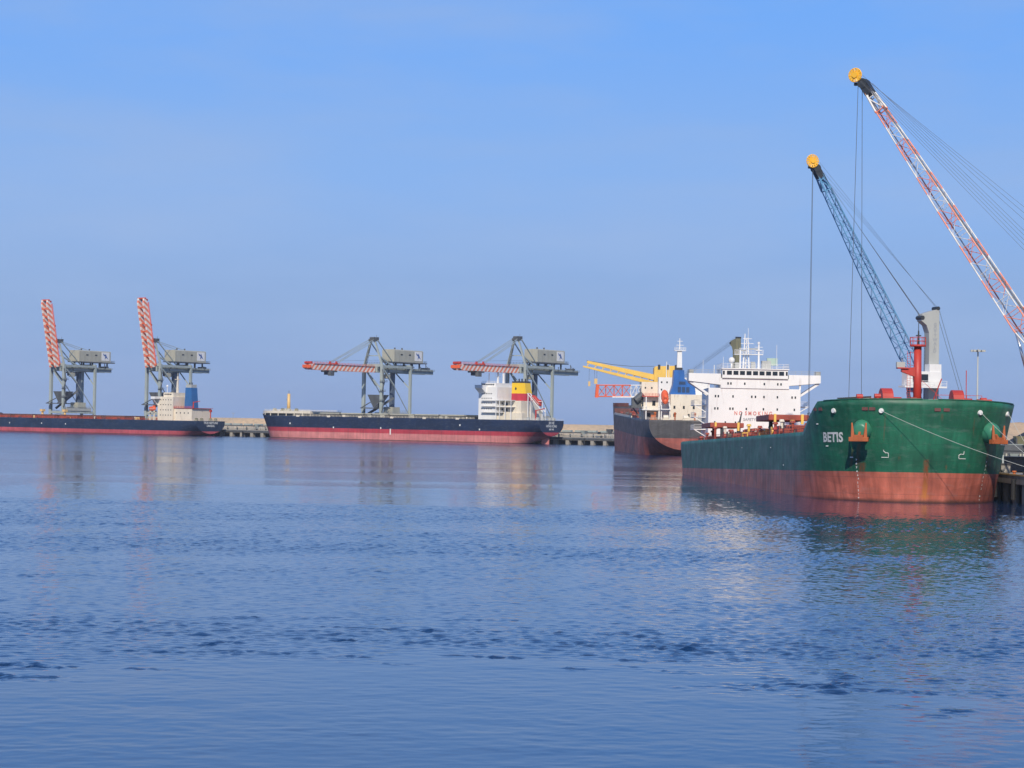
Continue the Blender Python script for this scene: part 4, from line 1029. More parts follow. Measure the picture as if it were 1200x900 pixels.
    # masts
    MB().bar((0, y0 - 6, 35.6), (0, y0 - 6, 43.5), 1.0, 1.0, .6, .6).bar((-3, y0 - 6, 39.5), (3, y0 - 6, 39.5), .3).box(-2, 2, y0 - 7, y0 - 5, 41, 41.2).box(1, 2.4, y0 - 9.5, y0 - 8.6, 35.6, 41.5).build('radar_mast', WHITE, S)
    MB().bar((-4, y0 - 2.2, 35.6), (-4, y0 - 2.2, 41.5), .35).build('aerial_mast', WHITE, S)
    MB().rail([(-9.4, y0 - .4, 35.6), (-9.4, y1 + 2, 35.6)], 1.1, 1.4, .07).build('roof_railing', WHITE, S)
    # free fall boat ramp
    MB().bar((-3.4, ys + 13, 29.6), (-3.4, ys + 2, 18.5), .4).bar((-6.4, ys + 13, 29.6), (-6.4, ys + 2, 18.5), .4).bar((-6.4, ys + 13, 29.6), (-3.4, ys + 13, 29.6), .4).bar((-6.6, ys + 12.4, 13.8), (-6.6, ys + 12.4, 29), .4).bar((-3.2, ys + 12.4, 13.8), (-3.2, ys + 12.4, 29), .4).bar((-6.6, ys + 2.4, 13.8), (-6.6, ys + 2.4, 21.5), .45).bar((-3.2, ys + 2.4, 13.8), (-3.2, ys + 2.4, 21.5), .45).bar((-6.6, ys + 2.4, 25), (-6.6, ys + 5, 25), .3).bar((-6.6, ys + 2.4, 13.8), (-6.6, ys + 2.4, 25.2), .35).build('lifeboat_ramp', WHITE, S)
    an = atan2(11.1, 11.5)
    Mw = S.matrix_world @ Matrix.Translation((-4.9, ys + 7.4, 25.4)) @ Matrix.Rotation(an, 4, 'X')
    lifeboat('lifeboat', 'red lifeboat lying on the white stern ramp of the middle ship', Mw, 9, 2.9, 3.0, REDP)
    for x, y in ((-9, 4), (-4, 3.2), (4, 3.4), (9, 4), (-11, 9)):
        MB().tube((x - .8, ys + y, 14.8), (x + .8, ys + y, 14.8), .9, n=10).box(x - 1.2, x + 1.2, ys + y - 1, ys + y + 1, 13.8, 14.2).build('mooring_winch', LGREY, S)
    MB().tube((-9.5, ys + 5, 13.8), (-9.5, ys + 5, 20), .5, n=8).bar((-9.5, ys + 5, 19.6), (-9.5, ys - 1, 20.8), .5).build('provision_crane', REDP, S)
    MB().rail([(-13.4, ys + 16, 13.8), (-13.6, ys + .3, 13.8), (13.6, ys + .3, 13.8)], 1.1, 1.8, .06).build('stern_railing', WHITE, S)
    tname(S, [('JIN HE', 1.15), ('HONG KONG', 1), ('IMO 948', .75)], ys, 12.4, 1.9)
    for y, z in ((-30, 9.6), (-64, 7.6), (-100, 7.8), (-158, 10.5), (-172, 8.2)):
        MB().box(-16.06, -16.0, y - .4, y + .4, z - .8, z + .2).build('hull_mark', TEXTW, S)
    MB().box(-16.05, -15.99, -107.6, -106.8, 3.6, 7.2).build('load_line_mark', TEXTW, S)
middle_ship()

# ================================================================== FAR LEFT SHIP
def left_ship():
    Len = 225; loc, rz = ship_place(266, Len)
    S = thing('bulk_carrier', 'laden navy and red bulk carrier at the far left with cream house and blue funnel', 'ship', loc, rz)
    Hh = Hull(Len, 16, 9.6, 12.8, 20, 5, (30, 17), (4, 0), n=2.1, zc=1.2, skeg=14, zb=-5, sternw=.88); Hh.deckmat = BROWNDK
    Hh.mesh('hull', hull_mat('navy_crimson_hull_paint', [(2.9, (.48, .085, .10)), (99, (.011, .027, .066))], rust=.25, dirt=.2), S)
    hatches(S, [-46 - i * 21 for i in range(6)], 10, 16, 9.5, BROWNDK, DKRED)
    deck_gear(S, -178, -30, 15.4, 9.5, [DKRED, BROWNDK, CREAM, YCREAM], 40, 11, 1.0)
    for sg in (-1, 1): MB().rail([(sg * 15.8, -26, 9.5), (sg * 15.8, -186, 9.5)], 1.1, 2.6, .07).build('deck_railing', DKRED, S)
    for y in (-72, -93): MB().tube((3, y, 9.5), (3, y, 14.6), .8, n=10).box(1.6, 4.4, y - 1.2, y + 1.2, 14.0, 15.6).build('hatch_crane', YCREAM, S)
    y0 = -Len + 36; y1 = -Len + 23
    dh = MB().box(-11, 11, y1, y0, 9.5, 25.0).build('deckhouse', CREAM, S)
    wh = MB().box(-9, 9, y1 + 1.5, y0 - 3, 25.0, 27.8).build('wheelhouse', CREAM, S)
    windows(wh, [(y0 - 4.4 - i * 1.6, 26.6) for i in range(4)], 1.1, .8, 0, -9.02)
    windows(wh, [(-7.5 + i * 1.9, 26.6) for i in range(9)], 1.3, .9, 1, y0 - 2.97)
    windows(dh, [(y0 - 2.5 - i * 2.2, z) for i in range(5) for z in (13, 16.4, 19.8, 23)], .65, .65, 0, -11.02, 'porthole')
    for sg in (-1, 1):
        MB().prism([(sg * 11, 23.6), (sg * 16.6, 23.4), (sg * 16.6, 25.0), (sg * 9, 25.1)], 1, y0 - 2.2, y0 + 1.2).bar((sg * 16, y0, 23.4), (sg * 11, y0, 19.2), .8, .8).build('bridge_wing', WHITE, S)
    MB().bar((-1, y0 - 8, 27.8), (-1, y0 - 8, 38.6), 1.2, 1.2, .8, .8).bar((-3.6, y0 - 8, 36.5), (1.6, y0 - 8, 36.5), .5).bar((-1, y0 - 8, 38.6), (-1, y0 - 8, 40.6), .2).build('radar_mast', CREAM, S)
    MB().tube((-6, y0 - 3.5, 27.8), (-6, y0 - 3.5, 31.4), .2, n=6).ball((-6, y0 - 3.5, 32), .8, 10, 6).build('satellite_dome', WHITE, S)
    MB().box(-9.6, 9.6, -Len + 8, y1, 9.5, 17.6).build('poop_house', CREAM, S)
    MB().box(-10.2, 10.2, -Len + 7, y1, 17.6, 17.9).rail([(-10, -Len + 7, 17.9), (-10, y1, 17.9)], 1.1, 2, .08).build('boat_deck', REDP, S)
    windows(S, [(-Len + 11 + i * 3.3, 14.6) for i in range(4)], .8, .8, 0, -9.62, 'doorway')
    ys = -Len
    fo = MB().quad_prism([(-3.2, ys + 13.5, 17.9), (3.2, ys + 13.5, 17.9), (3.2, ys + 20, 17.9), (-3.2, ys + 20, 17.9), (-2.9, ys + 14.6, 31.2), (2.9, ys + 14.6, 31.2), (2.9, ys + 19.6, 31.2), (-2.9, ys + 19.6, 31.2)]).build('funnel', BLUEP, S)
    MB().box(-2.7, 2.7, ys + 14.8, ys + 19.4, 31.2, 33.2).build('funnel_top', LGREY, fo)
    for y in (16, 18): MB().tube((-.6, ys + y, 33.2), (-.6, ys + y, 34.6), .4, n=8).build('exhaust_pipe', DARK, fo)
    MB().tube((-7, ys + 9, 17.9), (-7, ys + 9, 22), .4, n=8).bar((-7, ys + 9, 21.6), (-7, ys + 3.5, 22.4), .4).build('provision_crane', REDP, S)
    MB().tube((5, ys + 4.5, 9.5), (5, ys + 4.5, 16.5), .35, n=8).box(4.2, 5.8, ys + 4, ys + 5, 15.4, 17).build('stern_light_post', REDP, S)
    for x in (-10, -5, 4, 9): MB().tube((x - .8, ys + 3.6, 10.6), (x + .8, ys + 3.6, 10.6), .9, n=10).box(x - 1.2, x + 1.2, ys + 2.6, ys + 4.6, 9.5, 10).build('mooring_winch', OLIVE, S)
    MB().rail([(-13.8, ys + 14, 9.5), (-13.9, ys + .3, 9.5), (13.9, ys + .3, 9.5)], 1.1, 1.8, .07).build('stern_railing', CREAM, S)
    MB().bar((-13, y0 + 4.6, 9.5), (-13, y0 + 4.6, 16.2), .6).bar((-13, y0 + 1.2, 9.5), (-13, y0 + 1.2, 16.2), .6).box(-14.6, -11.4, y0 + .6, y0 + 5.2, 14.6, 15).build('boat_cradle', CREAM, S)
    lifeboat('lifeboat', 'small orange lifeboat in front of the cream house of the far left ship', S.matrix_world @ Matrix.Translation((-13, y0 + 2.9, 17.0)), 6, 2.6, 3.0, ORANGE)
    tname(S, [('TRUE NEPTUNE', 1.05), ('LIMASSOL', .95)], ys, 8.3, 1.9)
    for y, z in ((-90, 6.3), (-60, 6.1), (-112, 6.2)): MB().box(-16.06, -16, y - .35, y + .35, z - .7, z + .1).build('hull_mark', TEXTW, S)
left_ship()

# ================================================================== THIRD SHIP (dark, stern towards us)
def dark_ship():
    Len = 186; r = atan2(4.5, 175)
    st = Vector((68.6, 890, 0)); d = Vector((-sin(r), cos(r), 0)); loc = st + d * Len
    trim = math.atan(3.4 / Len)
    # the bow rides high: local z of the waterline is 0 at the stem
    S = thing('bulk_carrier', 'dark grey and rusty red ship in ballast, stern towards us, with a blue funnel', 'ship', (loc.x, loc.y, 0), r, rx=trim)
    Hh = Hull(Len, 16.2, 17.6, 21.2, 20, 7, (30, 15), (4, 0), n=2.2, zc=5.6, skeg=16, zb=-5, sternw=.86); Hh.deckmat = BROWNDK
    Hh.mesh('hull', hull_mat('dark_rusty_hull_paint', [(10.4, (.34, .085, .06)), (99, (.060, .056, .058))], rust=.5, dirt=.3), S)
    ys = -Len
    # rudder, counter paint
    MB().prism([(ys + 1.2, -3), (ys + 1.4, 5.4), (ys + 6.6, 5.6), (ys + 6, -3)], 0, -.4, .4).build('rudder', DKRED, S)
    for sg in (-1, 1):
        L = [Hh.at(sg, 8 + i * 2, 20.8, .02)[0] for i in range(14)]; L = [q for q in L if -q.y < 22]
        m = MB()
        for q in L: m.v += [(q.x, q.y, 20.9), (q.x, q.y, 22.6)]
        for i in range(len(L) - 1): m.f.append((2 * i, 2 * i + 2, 2 * i + 3, 2 * i + 1))
        o = m.build('bulwark', BROWNDK, S); q = o.modifiers.new('t', 'SOLIDIFY'); q.thickness = .2
        MB().box(min(sg * 15.9, sg * 16.35), max(sg * 15.9, sg * 16.35), -Len + 60, -27, 17.3, 18.2).build('rubbing_strake', CREAM, S)
        MB().rail([(sg * 15.9, -28, 17.5), (sg * 15.9, -Len + 40, 17.5)], 1.1, 2.2, .06).build('deck_railing', BROWNDK, S)
    hatches(S, [-40 - i * 20 for i in range(5)], 9, 14, 17.5, BROWNDK, DKRED)
    deck_gear(S, -Len + 44, -28, 15.6, 17.5, [BROWNDK, DKRED, MDARK], 24, 21)
    dz = 17.5
    a = MB().box(-15.2, 9, ys + 24, ys + 34, dz, 32.6).build('deckhouse', CREAM, S)
    b = MB().box(-8.6, 12, ys + 20, ys + 24, dz, 34.6).build('accommodation_tower', WHITE, S)
    c = MB().box(-4.4, 12.5, ys + 12, ys + 20, dz, 27.8).build('engine_casing', CREAM, S)
    MB().box(-14.6, -8.6, ys + 20, ys + 24, dz, 26.6).build('side_house', CREAM, S)
    MB().box(-15.4, -8.6, ys + 17, ys + 24, 26.6, 26.9).rail([(-15.3, ys + 17, 26.9), (-8.6, ys + 17, 26.9)], 1.1, 1.3, .07).build('boat_deck', REDP, S)
    MB().box(-15.6, -8.4, ys + 14, ys + 24, 21.2, 21.5).rail([(-15.5, ys + 14, 21.5), (-8.4, ys + 14, 21.5)], 1.1, 1.3, .07).build('side_gallery', WHITE, S)
    MB().box(-14.2, -13.8, ys + 14.4, ys + 14.8, dz, 26.6).box(-9, -8.6, ys + 14.4, ys + 14.8, dz, 26.6).build('gallery_post', WHITE, S)
    windows(a, [(-13.6, 30.2), (-11, 30.2)], .6, .7, 1, ys + 24 - .02, 'porthole')
    windows(b, [(-7.4, 32.6), (-5.2, 32.6), (-7.4, 29.6), (-3, 29.6), (-7.4, 23.2), (0, 32.6), (4, 32.6)], .6, .7, 1, ys + 20 - .02, 'porthole')
    windows(c, [(-2.8, 22.6), (1, 22.6), (5, 22.6), (-2.8, 19.4), (3, 19.4)], .8, 1.2, 1, ys + 12 - .02, 'doorway')
    windows(S, [(-12.4, 19), (-10.4, 24)], 1.3, 2.0, 1, ys + 19.97, 'doorway')
    fo = MB().prism([(-4.6, 27.8), (5.8, 27.8), (5.4, 31.2), (1.2, 34.2), (1.0, 37.6), (-3.0, 37.6), (-3.4, 31.6)], 1, ys + 13, ys + 19).build('funnel', paint('funnel_blue_paint', (.02, .13, .42), .45), S)
    MB().box(-2.4, .4, ys + 14, ys + 18, 37.6, 38.6).build('exhaust_pipe', DARK, fo)
    lv = MB()
    for i in range(3): lv.box(-1.5 + i * 1.7, -.2 + i * 1.7, ys + 12.9, ys + 13, 28.6, 30.8)
    lv.box(-1.0, 1.6, ys + 12.9, ys + 13, 31.8, 33).build('louvre', paint('louvre_blue', (.015, .05, .13), .5), fo)
    m = MB().bar((-.2, ys + 21.5, 34.6), (-.2, ys + 21.5, 45.4), 2.2, 2.2, 1.8, 1.8).box(-2.4, 2.2, ys + 20, ys + 23, 45.4, 45.7).rail([(-2.4, ys + 20, 45.7), (2.2, ys + 20, 45.7)], 1.2, .9, .08).bar((-.2, ys + 21.5, 45.7), (-.2, ys + 21.5, 50.6), .5, .5, .25, .25).bar((-1.6, ys + 21.5, 47.8), (1.4, ys + 21.5, 47.8), .2).bar((-1.2, ys + 21.5, 49.4), (1, ys + 21.5, 49.4), .2)
    m.build('radar_mast', WHITE, S)
    MB().tube((-5.4, ys + 21, 34.6), (-5.4, ys + 21, 41), .18, n=6).tube((-4.4, ys + 21, 34.6), (-4.4, ys + 21, 40), .1, n=6).tube((14, ys + 21, 34.6), (14, ys + 21, 40), .2, n=6).build('whip_aerial', WHITE, S)
    # boat cradle and free-fall boat seen end-on
    MB().bar((-8.3, ys + 9, dz), (-8.3, ys + 9, 23.4), .35).bar((-4.9, ys + 9, dz), (-4.9, ys + 9, 23.4), .35).bar((-8.3, ys + 11, 22.8), (-8.3, ys + 17.6, 29.6), .35).bar((-4.9, ys + 11, 22.8), (-4.9, ys + 17.6, 29.6), .35).box(-8.6, -4.6, ys + 8, ys + 12, 21.6, 21.9).build('lifeboat_ramp', WHITE, S)
    lifeboat('lifeboat', 'orange lifeboat seen end on at the stern of the dark rusty ship', S.matrix_world @ Matrix.Translation((-6.6, ys + 13.2, 26.6)) @ Matrix.Rotation(radians(44), 4, 'X'), 7.6, 3.1, 3.2, ORANGE)
    # cargo crane with twin yellow beams swung out to the left
    yc = ys + 44
    MB().tube((-3, yc, dz), (-3, yc, 31), 2.4, n=16).build('crane_pedestal', CREAM, S, smooth=True)
    ch = MB().prism([(-8.6, 31), (-8.6, 38.4), (-8.0, 39.2), (1.2, 39.6), (1.8, 38.6), (1.8, 31)], 1, yc - 2.6, yc + 2.6).build('crane_house', YELLOW, S, bevel=.1)
    w3 = MB()
    for x in (-6.6, -3, .4): w3.box(x - .5, x + .5, yc - 2.9, yc - 2.6, 38.0, 39.9)
    w3.build('sheave', DARK, ch)
    jb = MB()
    for dy in (-1.6, 1.6):
        jb.bar((-7, yc + dy, 34.3), (-36.4, yc + dy, 40.5), .8, 2.4, .6, 1.0).bar((-8, yc + dy, 31.9), (-38, yc + dy, 38.6), .7, 1.7, .5, .6)
    for i in range(9):
        t = i / 8; jb.bar((-10 - 26 * t, yc - 1.6, 33.6 + 5.8 * t), (-10 - 26 * t, yc + 1.6, 33.6 + 5.8 * t), .4)
        jb.bar((-10 - 26 * t, yc - 1.6, 34.6 + 5.4 * t), (-11.5 - 25 * t, yc - 1.6, 32.8 + 5.9 * t), .3)
    jb.build('crane_jib', YELLOW, S)
    wr = MB()
    for dy in (-1.2, 0, 1.2): wr.path([(-36.5, yc + dy, 41.0), (-26, yc + dy, 39.6), (-18, yc + dy, 39.0), (-8.5, yc + dy, 39.2)], .09, 5)
    for x in (-35.4, -33.2, -32.2): wr.bar((x, yc, 38.6), (x - .1, yc, 32.2), .1)
    wr.build('crane_rope', WIRE, S)
    MB().box(-35.8, -34.9, yc - .4, yc + .4, 30.4, 32.4).box(-33.3, -32.0, yc - .4, yc + .4, 31.4, 33.6).build('hook_block', YCREAM, S)
    # lattice boom (orange outer end, white inner end) held out over the port side
    yb = ys + 26
    MB().lattice((-33, yb, 28.6), (-19.5, yb, 28.8), 2.6, 2.6, 4.6, 4.6, 4, .26, .14, Vector((0, 1, 0))).bar((-33.4, yb - 1.3, 25.8), (-33, yb - 1.3, 31.2), 1.2).bar((-33.4, yb + 1.3, 25.8), (-33, yb + 1.3, 31.2), 1.2).build('lattice_boom', ORANGE, S)
    MB().lattice((-19.5, yb, 28.8), (-15.0, yb, 28.9), 2.6, 2.6, 4.6, 4.6, 2, .22, .12, Vector((0, 1, 0))).bar((-27, yb - 1.3, 26.2), (-15, yb - 1.3, 26.4), .5).build('lattice_boom', WHITE, S)
    MB().box(-19, -15.4, yb - 3, yb + 1.4, 22.6, 26).tube((-17.6, yb - 3.4, 25), (-14.6, yb - 3.4, 27.6), 1.5, n=12).box(-19.5, -14.6, yb - 3.5, yb + 2, 22, 22.6).bar((-15, yb, 17.5), (-18.6, yb, 22.2), .5).build('winch_platform', MDARK, S)
    for x in (-12, -7, 1, 7): MB().tube((x - 1, ys + 3.4, dz + 1.1), (x + 1, ys + 3.4, dz + 1.1), .95, n=10).box(x - 1.4, x + 1.4, ys + 2.4, ys + 4.6, dz, dz + .5).build('mooring_winch', (RUST, CREAM, DKRED, LGREY)[int(x) % 4], S)
    MB().rail([(-13.8, ys + 20, dz), (-13.8, ys + .4, dz), (13.8, ys + .4, dz)], 1.1, 1.5, .06).build('stern_railing', CREAM, S)
    for x in (-11, -3, 5): MB().tube((x, ys + 7, dz), (x, ys + 7, dz + 2.4), .4, n=8).ball((x, ys + 7, dz + 2.6), .6, 8, 5).build('ventilator', RUST, S)
dark_ship()

# ================================================================== mobile harbour cranes
def harbour_crane(name, label, axis, boom_mat, tower_mat, foot, tip, wheel=True, text=None, cab=True, base_mat=None, rot=0, low=False, spread=1.0, reel=1.3, cabf=0.0, zhook=None, tall=0.0, cylf=3.8):
    """axis: tower position (x, y); foot/tip: world points of the boom"""
    T = thing(name, label, 'crane', (axis[0], axis[1], 4.5))
    base_mat = base_mat or BOOMBLUE
    foot = Vector(foot) - Vector((axis[0], axis[1], 4.5)); tip = Vector(tip) - Vector((axis[0], axis[1], 4.5))
    hd = Vector((tip.x - foot.x, tip.y - foot.y, 0)).normalized(); sd_ = Vector((-hd.y, hd.x, 0))
    # undercarriage
    ch = MB().box(-3.2, 3.2, -8, 8, 1.5, 3.2).box(-3.6, 3.6, -9.6, -8.4, .5, 1.4).box(-3.6, 3.6, 8.4, 9.6, .5, 1.4).build('chassis', base_mat, T, bevel=.08)
    for x in (-2.4, 2.4):
        for k in range(8):
            y = -7 + k * 2.0; MB().tube((x - .55, y, .85), (x + .55, y, .85), .85, n=16).build('wheel', RUBBER, ch)
    MB().tube((0, 0, 3.2), (0, 0, 4.4), 2.2, n=24).build('slewing_ring', MDARK, T)
    def loc(f, s, z): return hd * f + sd_ * s + Vector((0, 0, z))
    up = MB().quad_prism([loc(f, s, z) for z in (4.4, 8.2) for f, s in ((-9, -2.6), (cylf + .5, -2.6), (cylf + .5, 2.6), (-9, 2.6))]).build('engine_house', base_mat, T, bevel=.1)
    MB().quad_prism([loc(f, s, z) for z in (4.6, 8.8) for f, s in ((-12.4, -2.8), (-9.05, -2.8), (-9.05, 2.8), (-12.4, 2.8))]).build('counterweight', LGREY, T)
    # tower with its forward nose
    Ht = 33.0 + tall
    prof = [(-1.25, 8.2), (1.25, 8.2), (1.2, 25.5 + tall), (1.3, 28.2 + tall), (1.9, 29.8 + tall), (3.1, 30.7 + tall), (2.9, 32.2 + tall), (1.0, 32.8 + tall), (-1.1, Ht + .4)]
    m = MB(); n = len(prof); W = 1.15
    for s in (-W, W):
        for f, z in prof: m.v.append(tuple(loc(f, s, z)))
    m.f.append(tuple(range(n - 1, -1, -1))); m.f.append(tuple(n + i for i in range(n)))
    for i in range(n): m.f.append((i, (i + 1) % n, n + (i + 1) % n, n + i))
    tw = m.build('tower', tower_mat, T, bevel=.06)
    MB().tube(loc(2.9, -1.28, 31.4 + tall), loc(2.9, 1.28, 31.4 + tall), .45, n=14).tube(loc(-.8, -1.2, Ht + .5), loc(-.8, 1.2, Ht + .5), .42, n=14).build('sheave', DARK, tw)
    ldd = MB()
    for s in (-.3, .3): ldd.bar(loc(1.7, s, 9), loc(1.7, s, 27), .07)
    for i in range(26): ldd.bar(loc(1.7, -.3, 9.4 + i * .7), loc(1.7, .3, 9.4 + i * .7), .05)
    ldd.build('ladder', MDARK, tw)
    side = sd_ if sd_.y < 0 else -sd_
    if text:
        for i, chh in enumerate(text):
            lettering(chh, .98, lambda u, v, i=i: hd * (-u * (1 if side.dot(Vector((0, -1, 0))) > 0 else -1) - .1) + side * (W + .03) + Vector((0, 0, 29.9 - i * .80 + v)), TEXTG, tw, bold=.03)
    if cab:
        L0 = loc
        def cl(f, s_, z): return L0(f + cabf, s_, z)
        cb = MB().quad_prism([cl(f, s, z) for z in (16.7, 19.8) for f, s in ((-.6, W), (7.6, W), (7.6, W + 2.4), (-.6, W + 2.4))] if side.dot(sd_) > 0 else [cl(f, s, z) for z in (16.7, 19.8) for f, s in ((-.6, -W - 2.4), (7.6, -W - 2.4), (7.6, -W), (-.6, -W))])
        cbo = cb.build('operator_cab', WHITE, T, bevel=.08)
        sgn = 1 if side.dot(sd_) > 0 else -1; so_ = W + 2.42
        MB().quad_prism([cl(f, sgn * s, z) for z in (17.6, 19.2) for f, s in ((2.6, so_ - .06), (6.2, so_ - .06), (6.2, so_ + .04), (2.6, so_ + .04))]).build('window', GLASS, cbo)
        MB().quad_prism([cl(f, sgn * s, z) for z in (19.81, 21.4) for f, s in ((-.6, W), (2.2, W), (2.2, W + 2.2), (-.6, W + 2.2))]).build('cab_annex', WHITE, cbo)
        MB().quad_prism([cl(f, sgn * s, z) for z in (16.3, 16.68) for f, s in ((-1.6, W - .1), (8.3, W - .1), (8.3, W + 3.0), (-1.6, W + 3.0))]).rail([cl(-1.6, sgn * (W + 2.9), 16.7), cl(8.3, sgn * (W + 2.9), 16.7)], 1.1, 1.3, .05).build('cab_platform', WHITE, cbo)
        bb = MB().bar(loc(4.5, sgn * .4, 16.2), loc(1.9, sgn * .4, 12.6), .8).bar(loc(2.4, 0, 15.6), loc(5.4, 0, 16), 1.0).bar(loc(3.4, 0, 14.8), loc(4.2, 0, 10.4), .35).build('boom_hinge', base_mat, T)
    # boom: object whose local Y runs along the boom
    d = (tip - foot); L = d.length; dn = d.normalized(); sx = sd_; uz = sx.cross(dn).normalized()
    M = Matrix((( sx.x, dn.x, uz.x, foot.x), (sx.y, dn.y, uz.y, foot.y), (sx.z, dn.z, uz.z, foot.z), (0, 0, 0, 1)))
    side_l = Vector((1, 0, 0)); bm_ = MB()
    up_ = 1 if uz.z > 0 else -1
    a0 = L * .13; f1 = L * .90
    bm_.lattice((0, 0, 0), (0, a0, 0), 1.6, 2.9, 1.0, 2.7, 2, .14, .07, side_l)
    bm_.lattice((0, a0, 0), (0, L * .55, 0), 2.9, 2.5, 2.7, 2.2, 9, .125, .06, side_l)
    bm_.lattice((0, L * .55, 0), (0, f1, 0), 2.5, 1.6, 2.2, 1.4, 9, .115, .055, side_l)
    bm_.lattice((0, f1, 0), (0, L, 0), 1.7, 1.0, 1.5, .9, 2, .2, .12, side_l)
    boom = bm_.build('boom', boom_mat, T); boom.matrix_local = M
    cat = MB()
    cat.tube((.9, a0, up_ * 1.6), (.9, L * .97, up_ * .7), .07, n=6).tube((.3, a0, up_ * 1.6), (.3, L * .97, up_ * .7), .05, n=6)
    cat.build('boom_catwalk', DARK, boom)
    hd_ = MB().tube((-.9, L, 0), (.9, L, 0), .85, n=14).box(-.8, .8, L - 2.2, L + .4, -.75, .75).bar((0, L, 0), (0, L + 1.0, -up_ * 1.4), .5).build('boom_head', DARK, boom)
    # cable wheel at the tip
    ctr = tip + hd * 1.2 + Vector((0, 0, 1.4)); rad = reel; ax = side
    wl = MB(); a = hd; b = Vector((0, 0, 1)); ctr2 = ctr + side * 1.0
    for i in range(14):
        t = 2 * pi * i / 14; e = ctr2 + a * rad * cos(t) + b * rad * sin(t)
        e1 = ctr2 + a * .35 * cos(t) + b * .35 * sin(t)
        wl.bar(e1, e, .12, .2, rad * .26, .42)
    rim = [ctr2 + a * rad * cos(2 * pi * i / 28) + b * rad * sin(2 * pi * i / 28) for i in range(29)]
    wl.path(rim, .09, 5).path([ctr2 + (p - ctr2) * .6 for p in rim], .12, 5).tube(ctr2 - side * .3, ctr2 + side * .3, .5, n=12)
    wl.build('cable_reel', paint('reel_yellow', (.90, .48, .03), .5, var=.1) if 'reel_yellow' not in bpy.data.materials else bpy.data.materials['reel_yellow'], T)
    MB().bar(tip, ctr2, .35).build('reel_bracket', OLIVE, T)
    # luffing cylinder
    at = foot + dn * (L * .13) - uz * (up_ * 1.5)
    p1 = loc(cylf, 0, 7.6); mid = p1.lerp(at, .52)
    cyl = MB().tube(p1, mid, .42, n=12).build('cylinder', MDARK if not wheel else LGREY, T, smooth=True)
    MB().tube(mid, at, .24, n=12).build('rod', CHROME, cyl, smooth=True)
    # ropes
    rp = MB()
    tp = tip + uz * (up_ * .5)
    for s in (-.9, -.45, 0, .45, .9): rp.tube(tp + sx * s * spread * .8 + hd * s * .5, loc(2.9 + s * .7 * spread, s * spread, 31.8 + tall), .026, n=5, cap=False)
    for s in (-.8, 0, .8): rp.tube(tp + sx * s * spread + Vector((0, 0, .5 + s * .5)), loc(-.8 + s * .8 * spread, s * spread, Ht + .9), .026, n=5, cap=False)
    for s in (-.7, .7): rp.tube(loc(-1.1, s, Ht + .6), loc(-9.5, s, 8.6), .05, n=5, cap=False)
    rp.build('luffing_rope', WIRE, T)
    hp = tip + hd * .7
    hr = MB(); zl = (zhook if zhook is not None else 6) if not low else tip.z - 16
    for s in (-.5, .5): hr.tube(hp + sx * s + hd * .3 * s, Vector((hp.x + sx.x * s * 3, hp.y + sx.y * s * 3, zl)) + hd * s * 1.1, .05, n=5, cap=False)
    hr.build('hoist_rope', WIRE, T)
    if low:
        pass
    g = MB(); gx = Vector((hp.x, hp.y, zl))
    g.ball(gx + Vector((0, 0, -1.2)), (1.1, 1.1, 1.2), 12, 8); g.bar(gx + Vector((-1.5, 0, -2)), gx + Vector((-.5, 0, -6)), .9).bar(gx + Vector((1.5, 0, -2)), gx + Vector((.5, 0, -6)), .9)
    g.build('grab', MDARK, T)
    return T
harbour_crane('harbour_crane', 'mobile harbour crane with blue lattice boom and lettered grey tower behind the green bow', (90.2, 482), BOOMBLUE, LGREY,
              (87.8, 481.2, 22.0), (63.5, 474, 66.8), text='GOTTWALD', reel=1.35, spread=1.3)
harbour_crane('harbour_crane', 'mobile harbour crane whose tall red and white lattice boom rises at the right edge', (90.4, 357), BOOMSTR, LGREY,
              (85.5, 357.4, 22.6), (58.1, 375, 69.6), base_mat=REDP, spread=2.0, cylf=6.0, reel=1.15, cabf=-3.6, zhook=7.5)
harbour_crane('harbour_crane', 'olive mobile harbour crane far behind the white bridge with its boom lowered', (90.6, 905), OLIVE, OLIVE,
              (88.3, 906, 22.0), (69.0, 936, 30.0), cab=False, base_mat=OLIVE, low=True, tall=10.0)

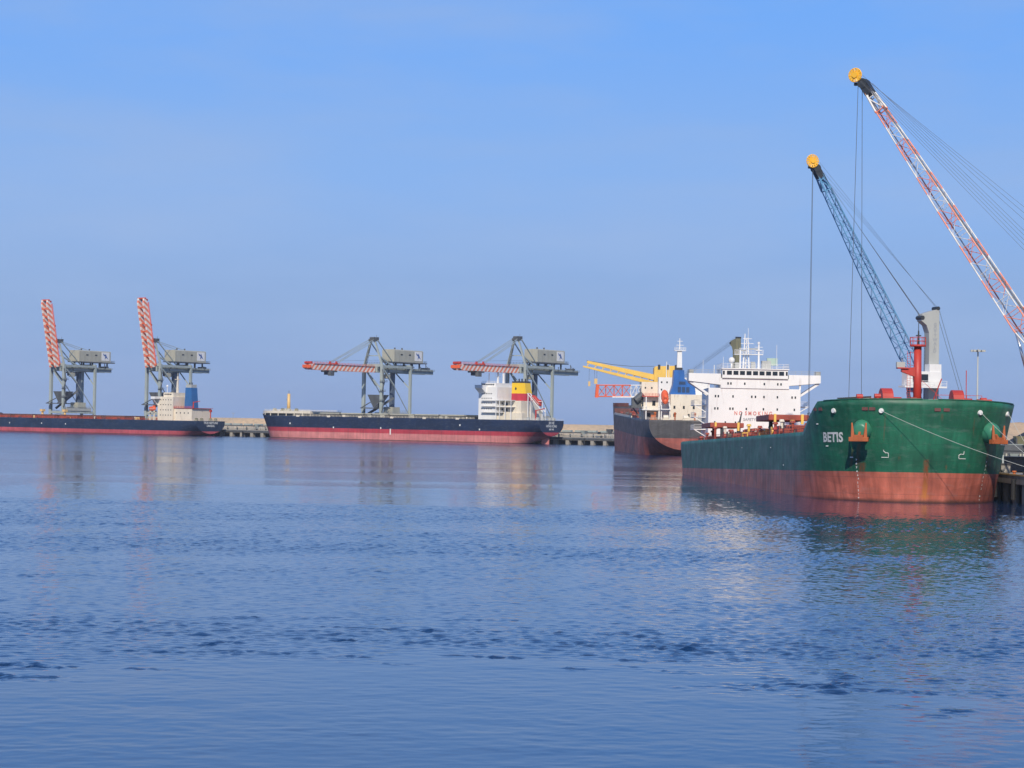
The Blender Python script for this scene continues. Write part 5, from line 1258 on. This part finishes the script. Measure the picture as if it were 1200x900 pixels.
# boom tip light arm of the blue crane
def high_mast():
    T = thing('high_mast_light', 'tall grey floodlight mast behind the green bow', 'light mast', (150.2, 723, 4.5))
    MB().tube((0, 0, 0), (0, 0, 34.0), .42, .2, 10).build('pole', LGREY, T, smooth=True)
    m = MB().tube((0, 0, 33.3), (0, 0, 33.6), 1.6, n=14)
    m.build('head_ring', MDARK, T)
    for i in range(8):
        a = 2 * pi * i / 8; MB().box(1.9 * cos(a) - .45, 1.9 * cos(a) + .45, 1.9 * sin(a) - .4, 1.9 * sin(a) + .4, 33.1, 33.7).build('floodlight', LGREY, T)
high_mast()

# ------------------------------------------------------------------ mooring lines
def line(label, a, b, sag, r=.034, n=24):
    a, b = Vector(a), Vector(b); pts = [a.lerp(b, i / n) - Vector((0, 0, sag * 4 * (i / n) * (1 - i / n))) for i in range(n + 1)]
    o = MB().path([p - a for p in pts], r, 6).build('mooring_line', ROPE, loc=a)
    tag(o, label, 'mooring line', 'mooring lines of the green ship')
def fair(side, arc): return GS.matrix_world @ GH.at(side, arc, 14.7, .3)[0]
line('pale mooring line from the upper middle of the green bow to the quay', fair(1, 7.6), (QE + .9, 340, 4.9), .7)
line('short mooring line from the right of the green bow down to the quay', fair(-1, 8.6), (QE + .9, 344, 4.9), .5)
line('mooring line from the outermost white fairlead at the right of the bow', fair(-1, 16.2), (QE + .9, 350, 4.9), .25)
for i, (t, z) in enumerate(((250, 9.6), (4, 13.5))):
    pass

# ------------------------------------------------------------------ haze
def haze():
    m = MB().box(-7200, 7200, -1600, 9200, -2, 120)
    mat = bpy.data.materials.new('haze_air'); mat.use_nodes = True; t = mat.node_tree; t.nodes.clear()
    o = t.nodes.new('ShaderNodeOutputMaterial'); v = t.nodes.new('ShaderNodeVolumePrincipled')
    v.inputs['Color'].default_value = (.80, .88, 1, 1); v.inputs['Density'].default_value = .000045; v.inputs['Anisotropy'].default_value = .0
    t.links.new(v.outputs[0], o.inputs['Volume'])
    tag(m.build('haze', mat), kind='stuff')
haze()
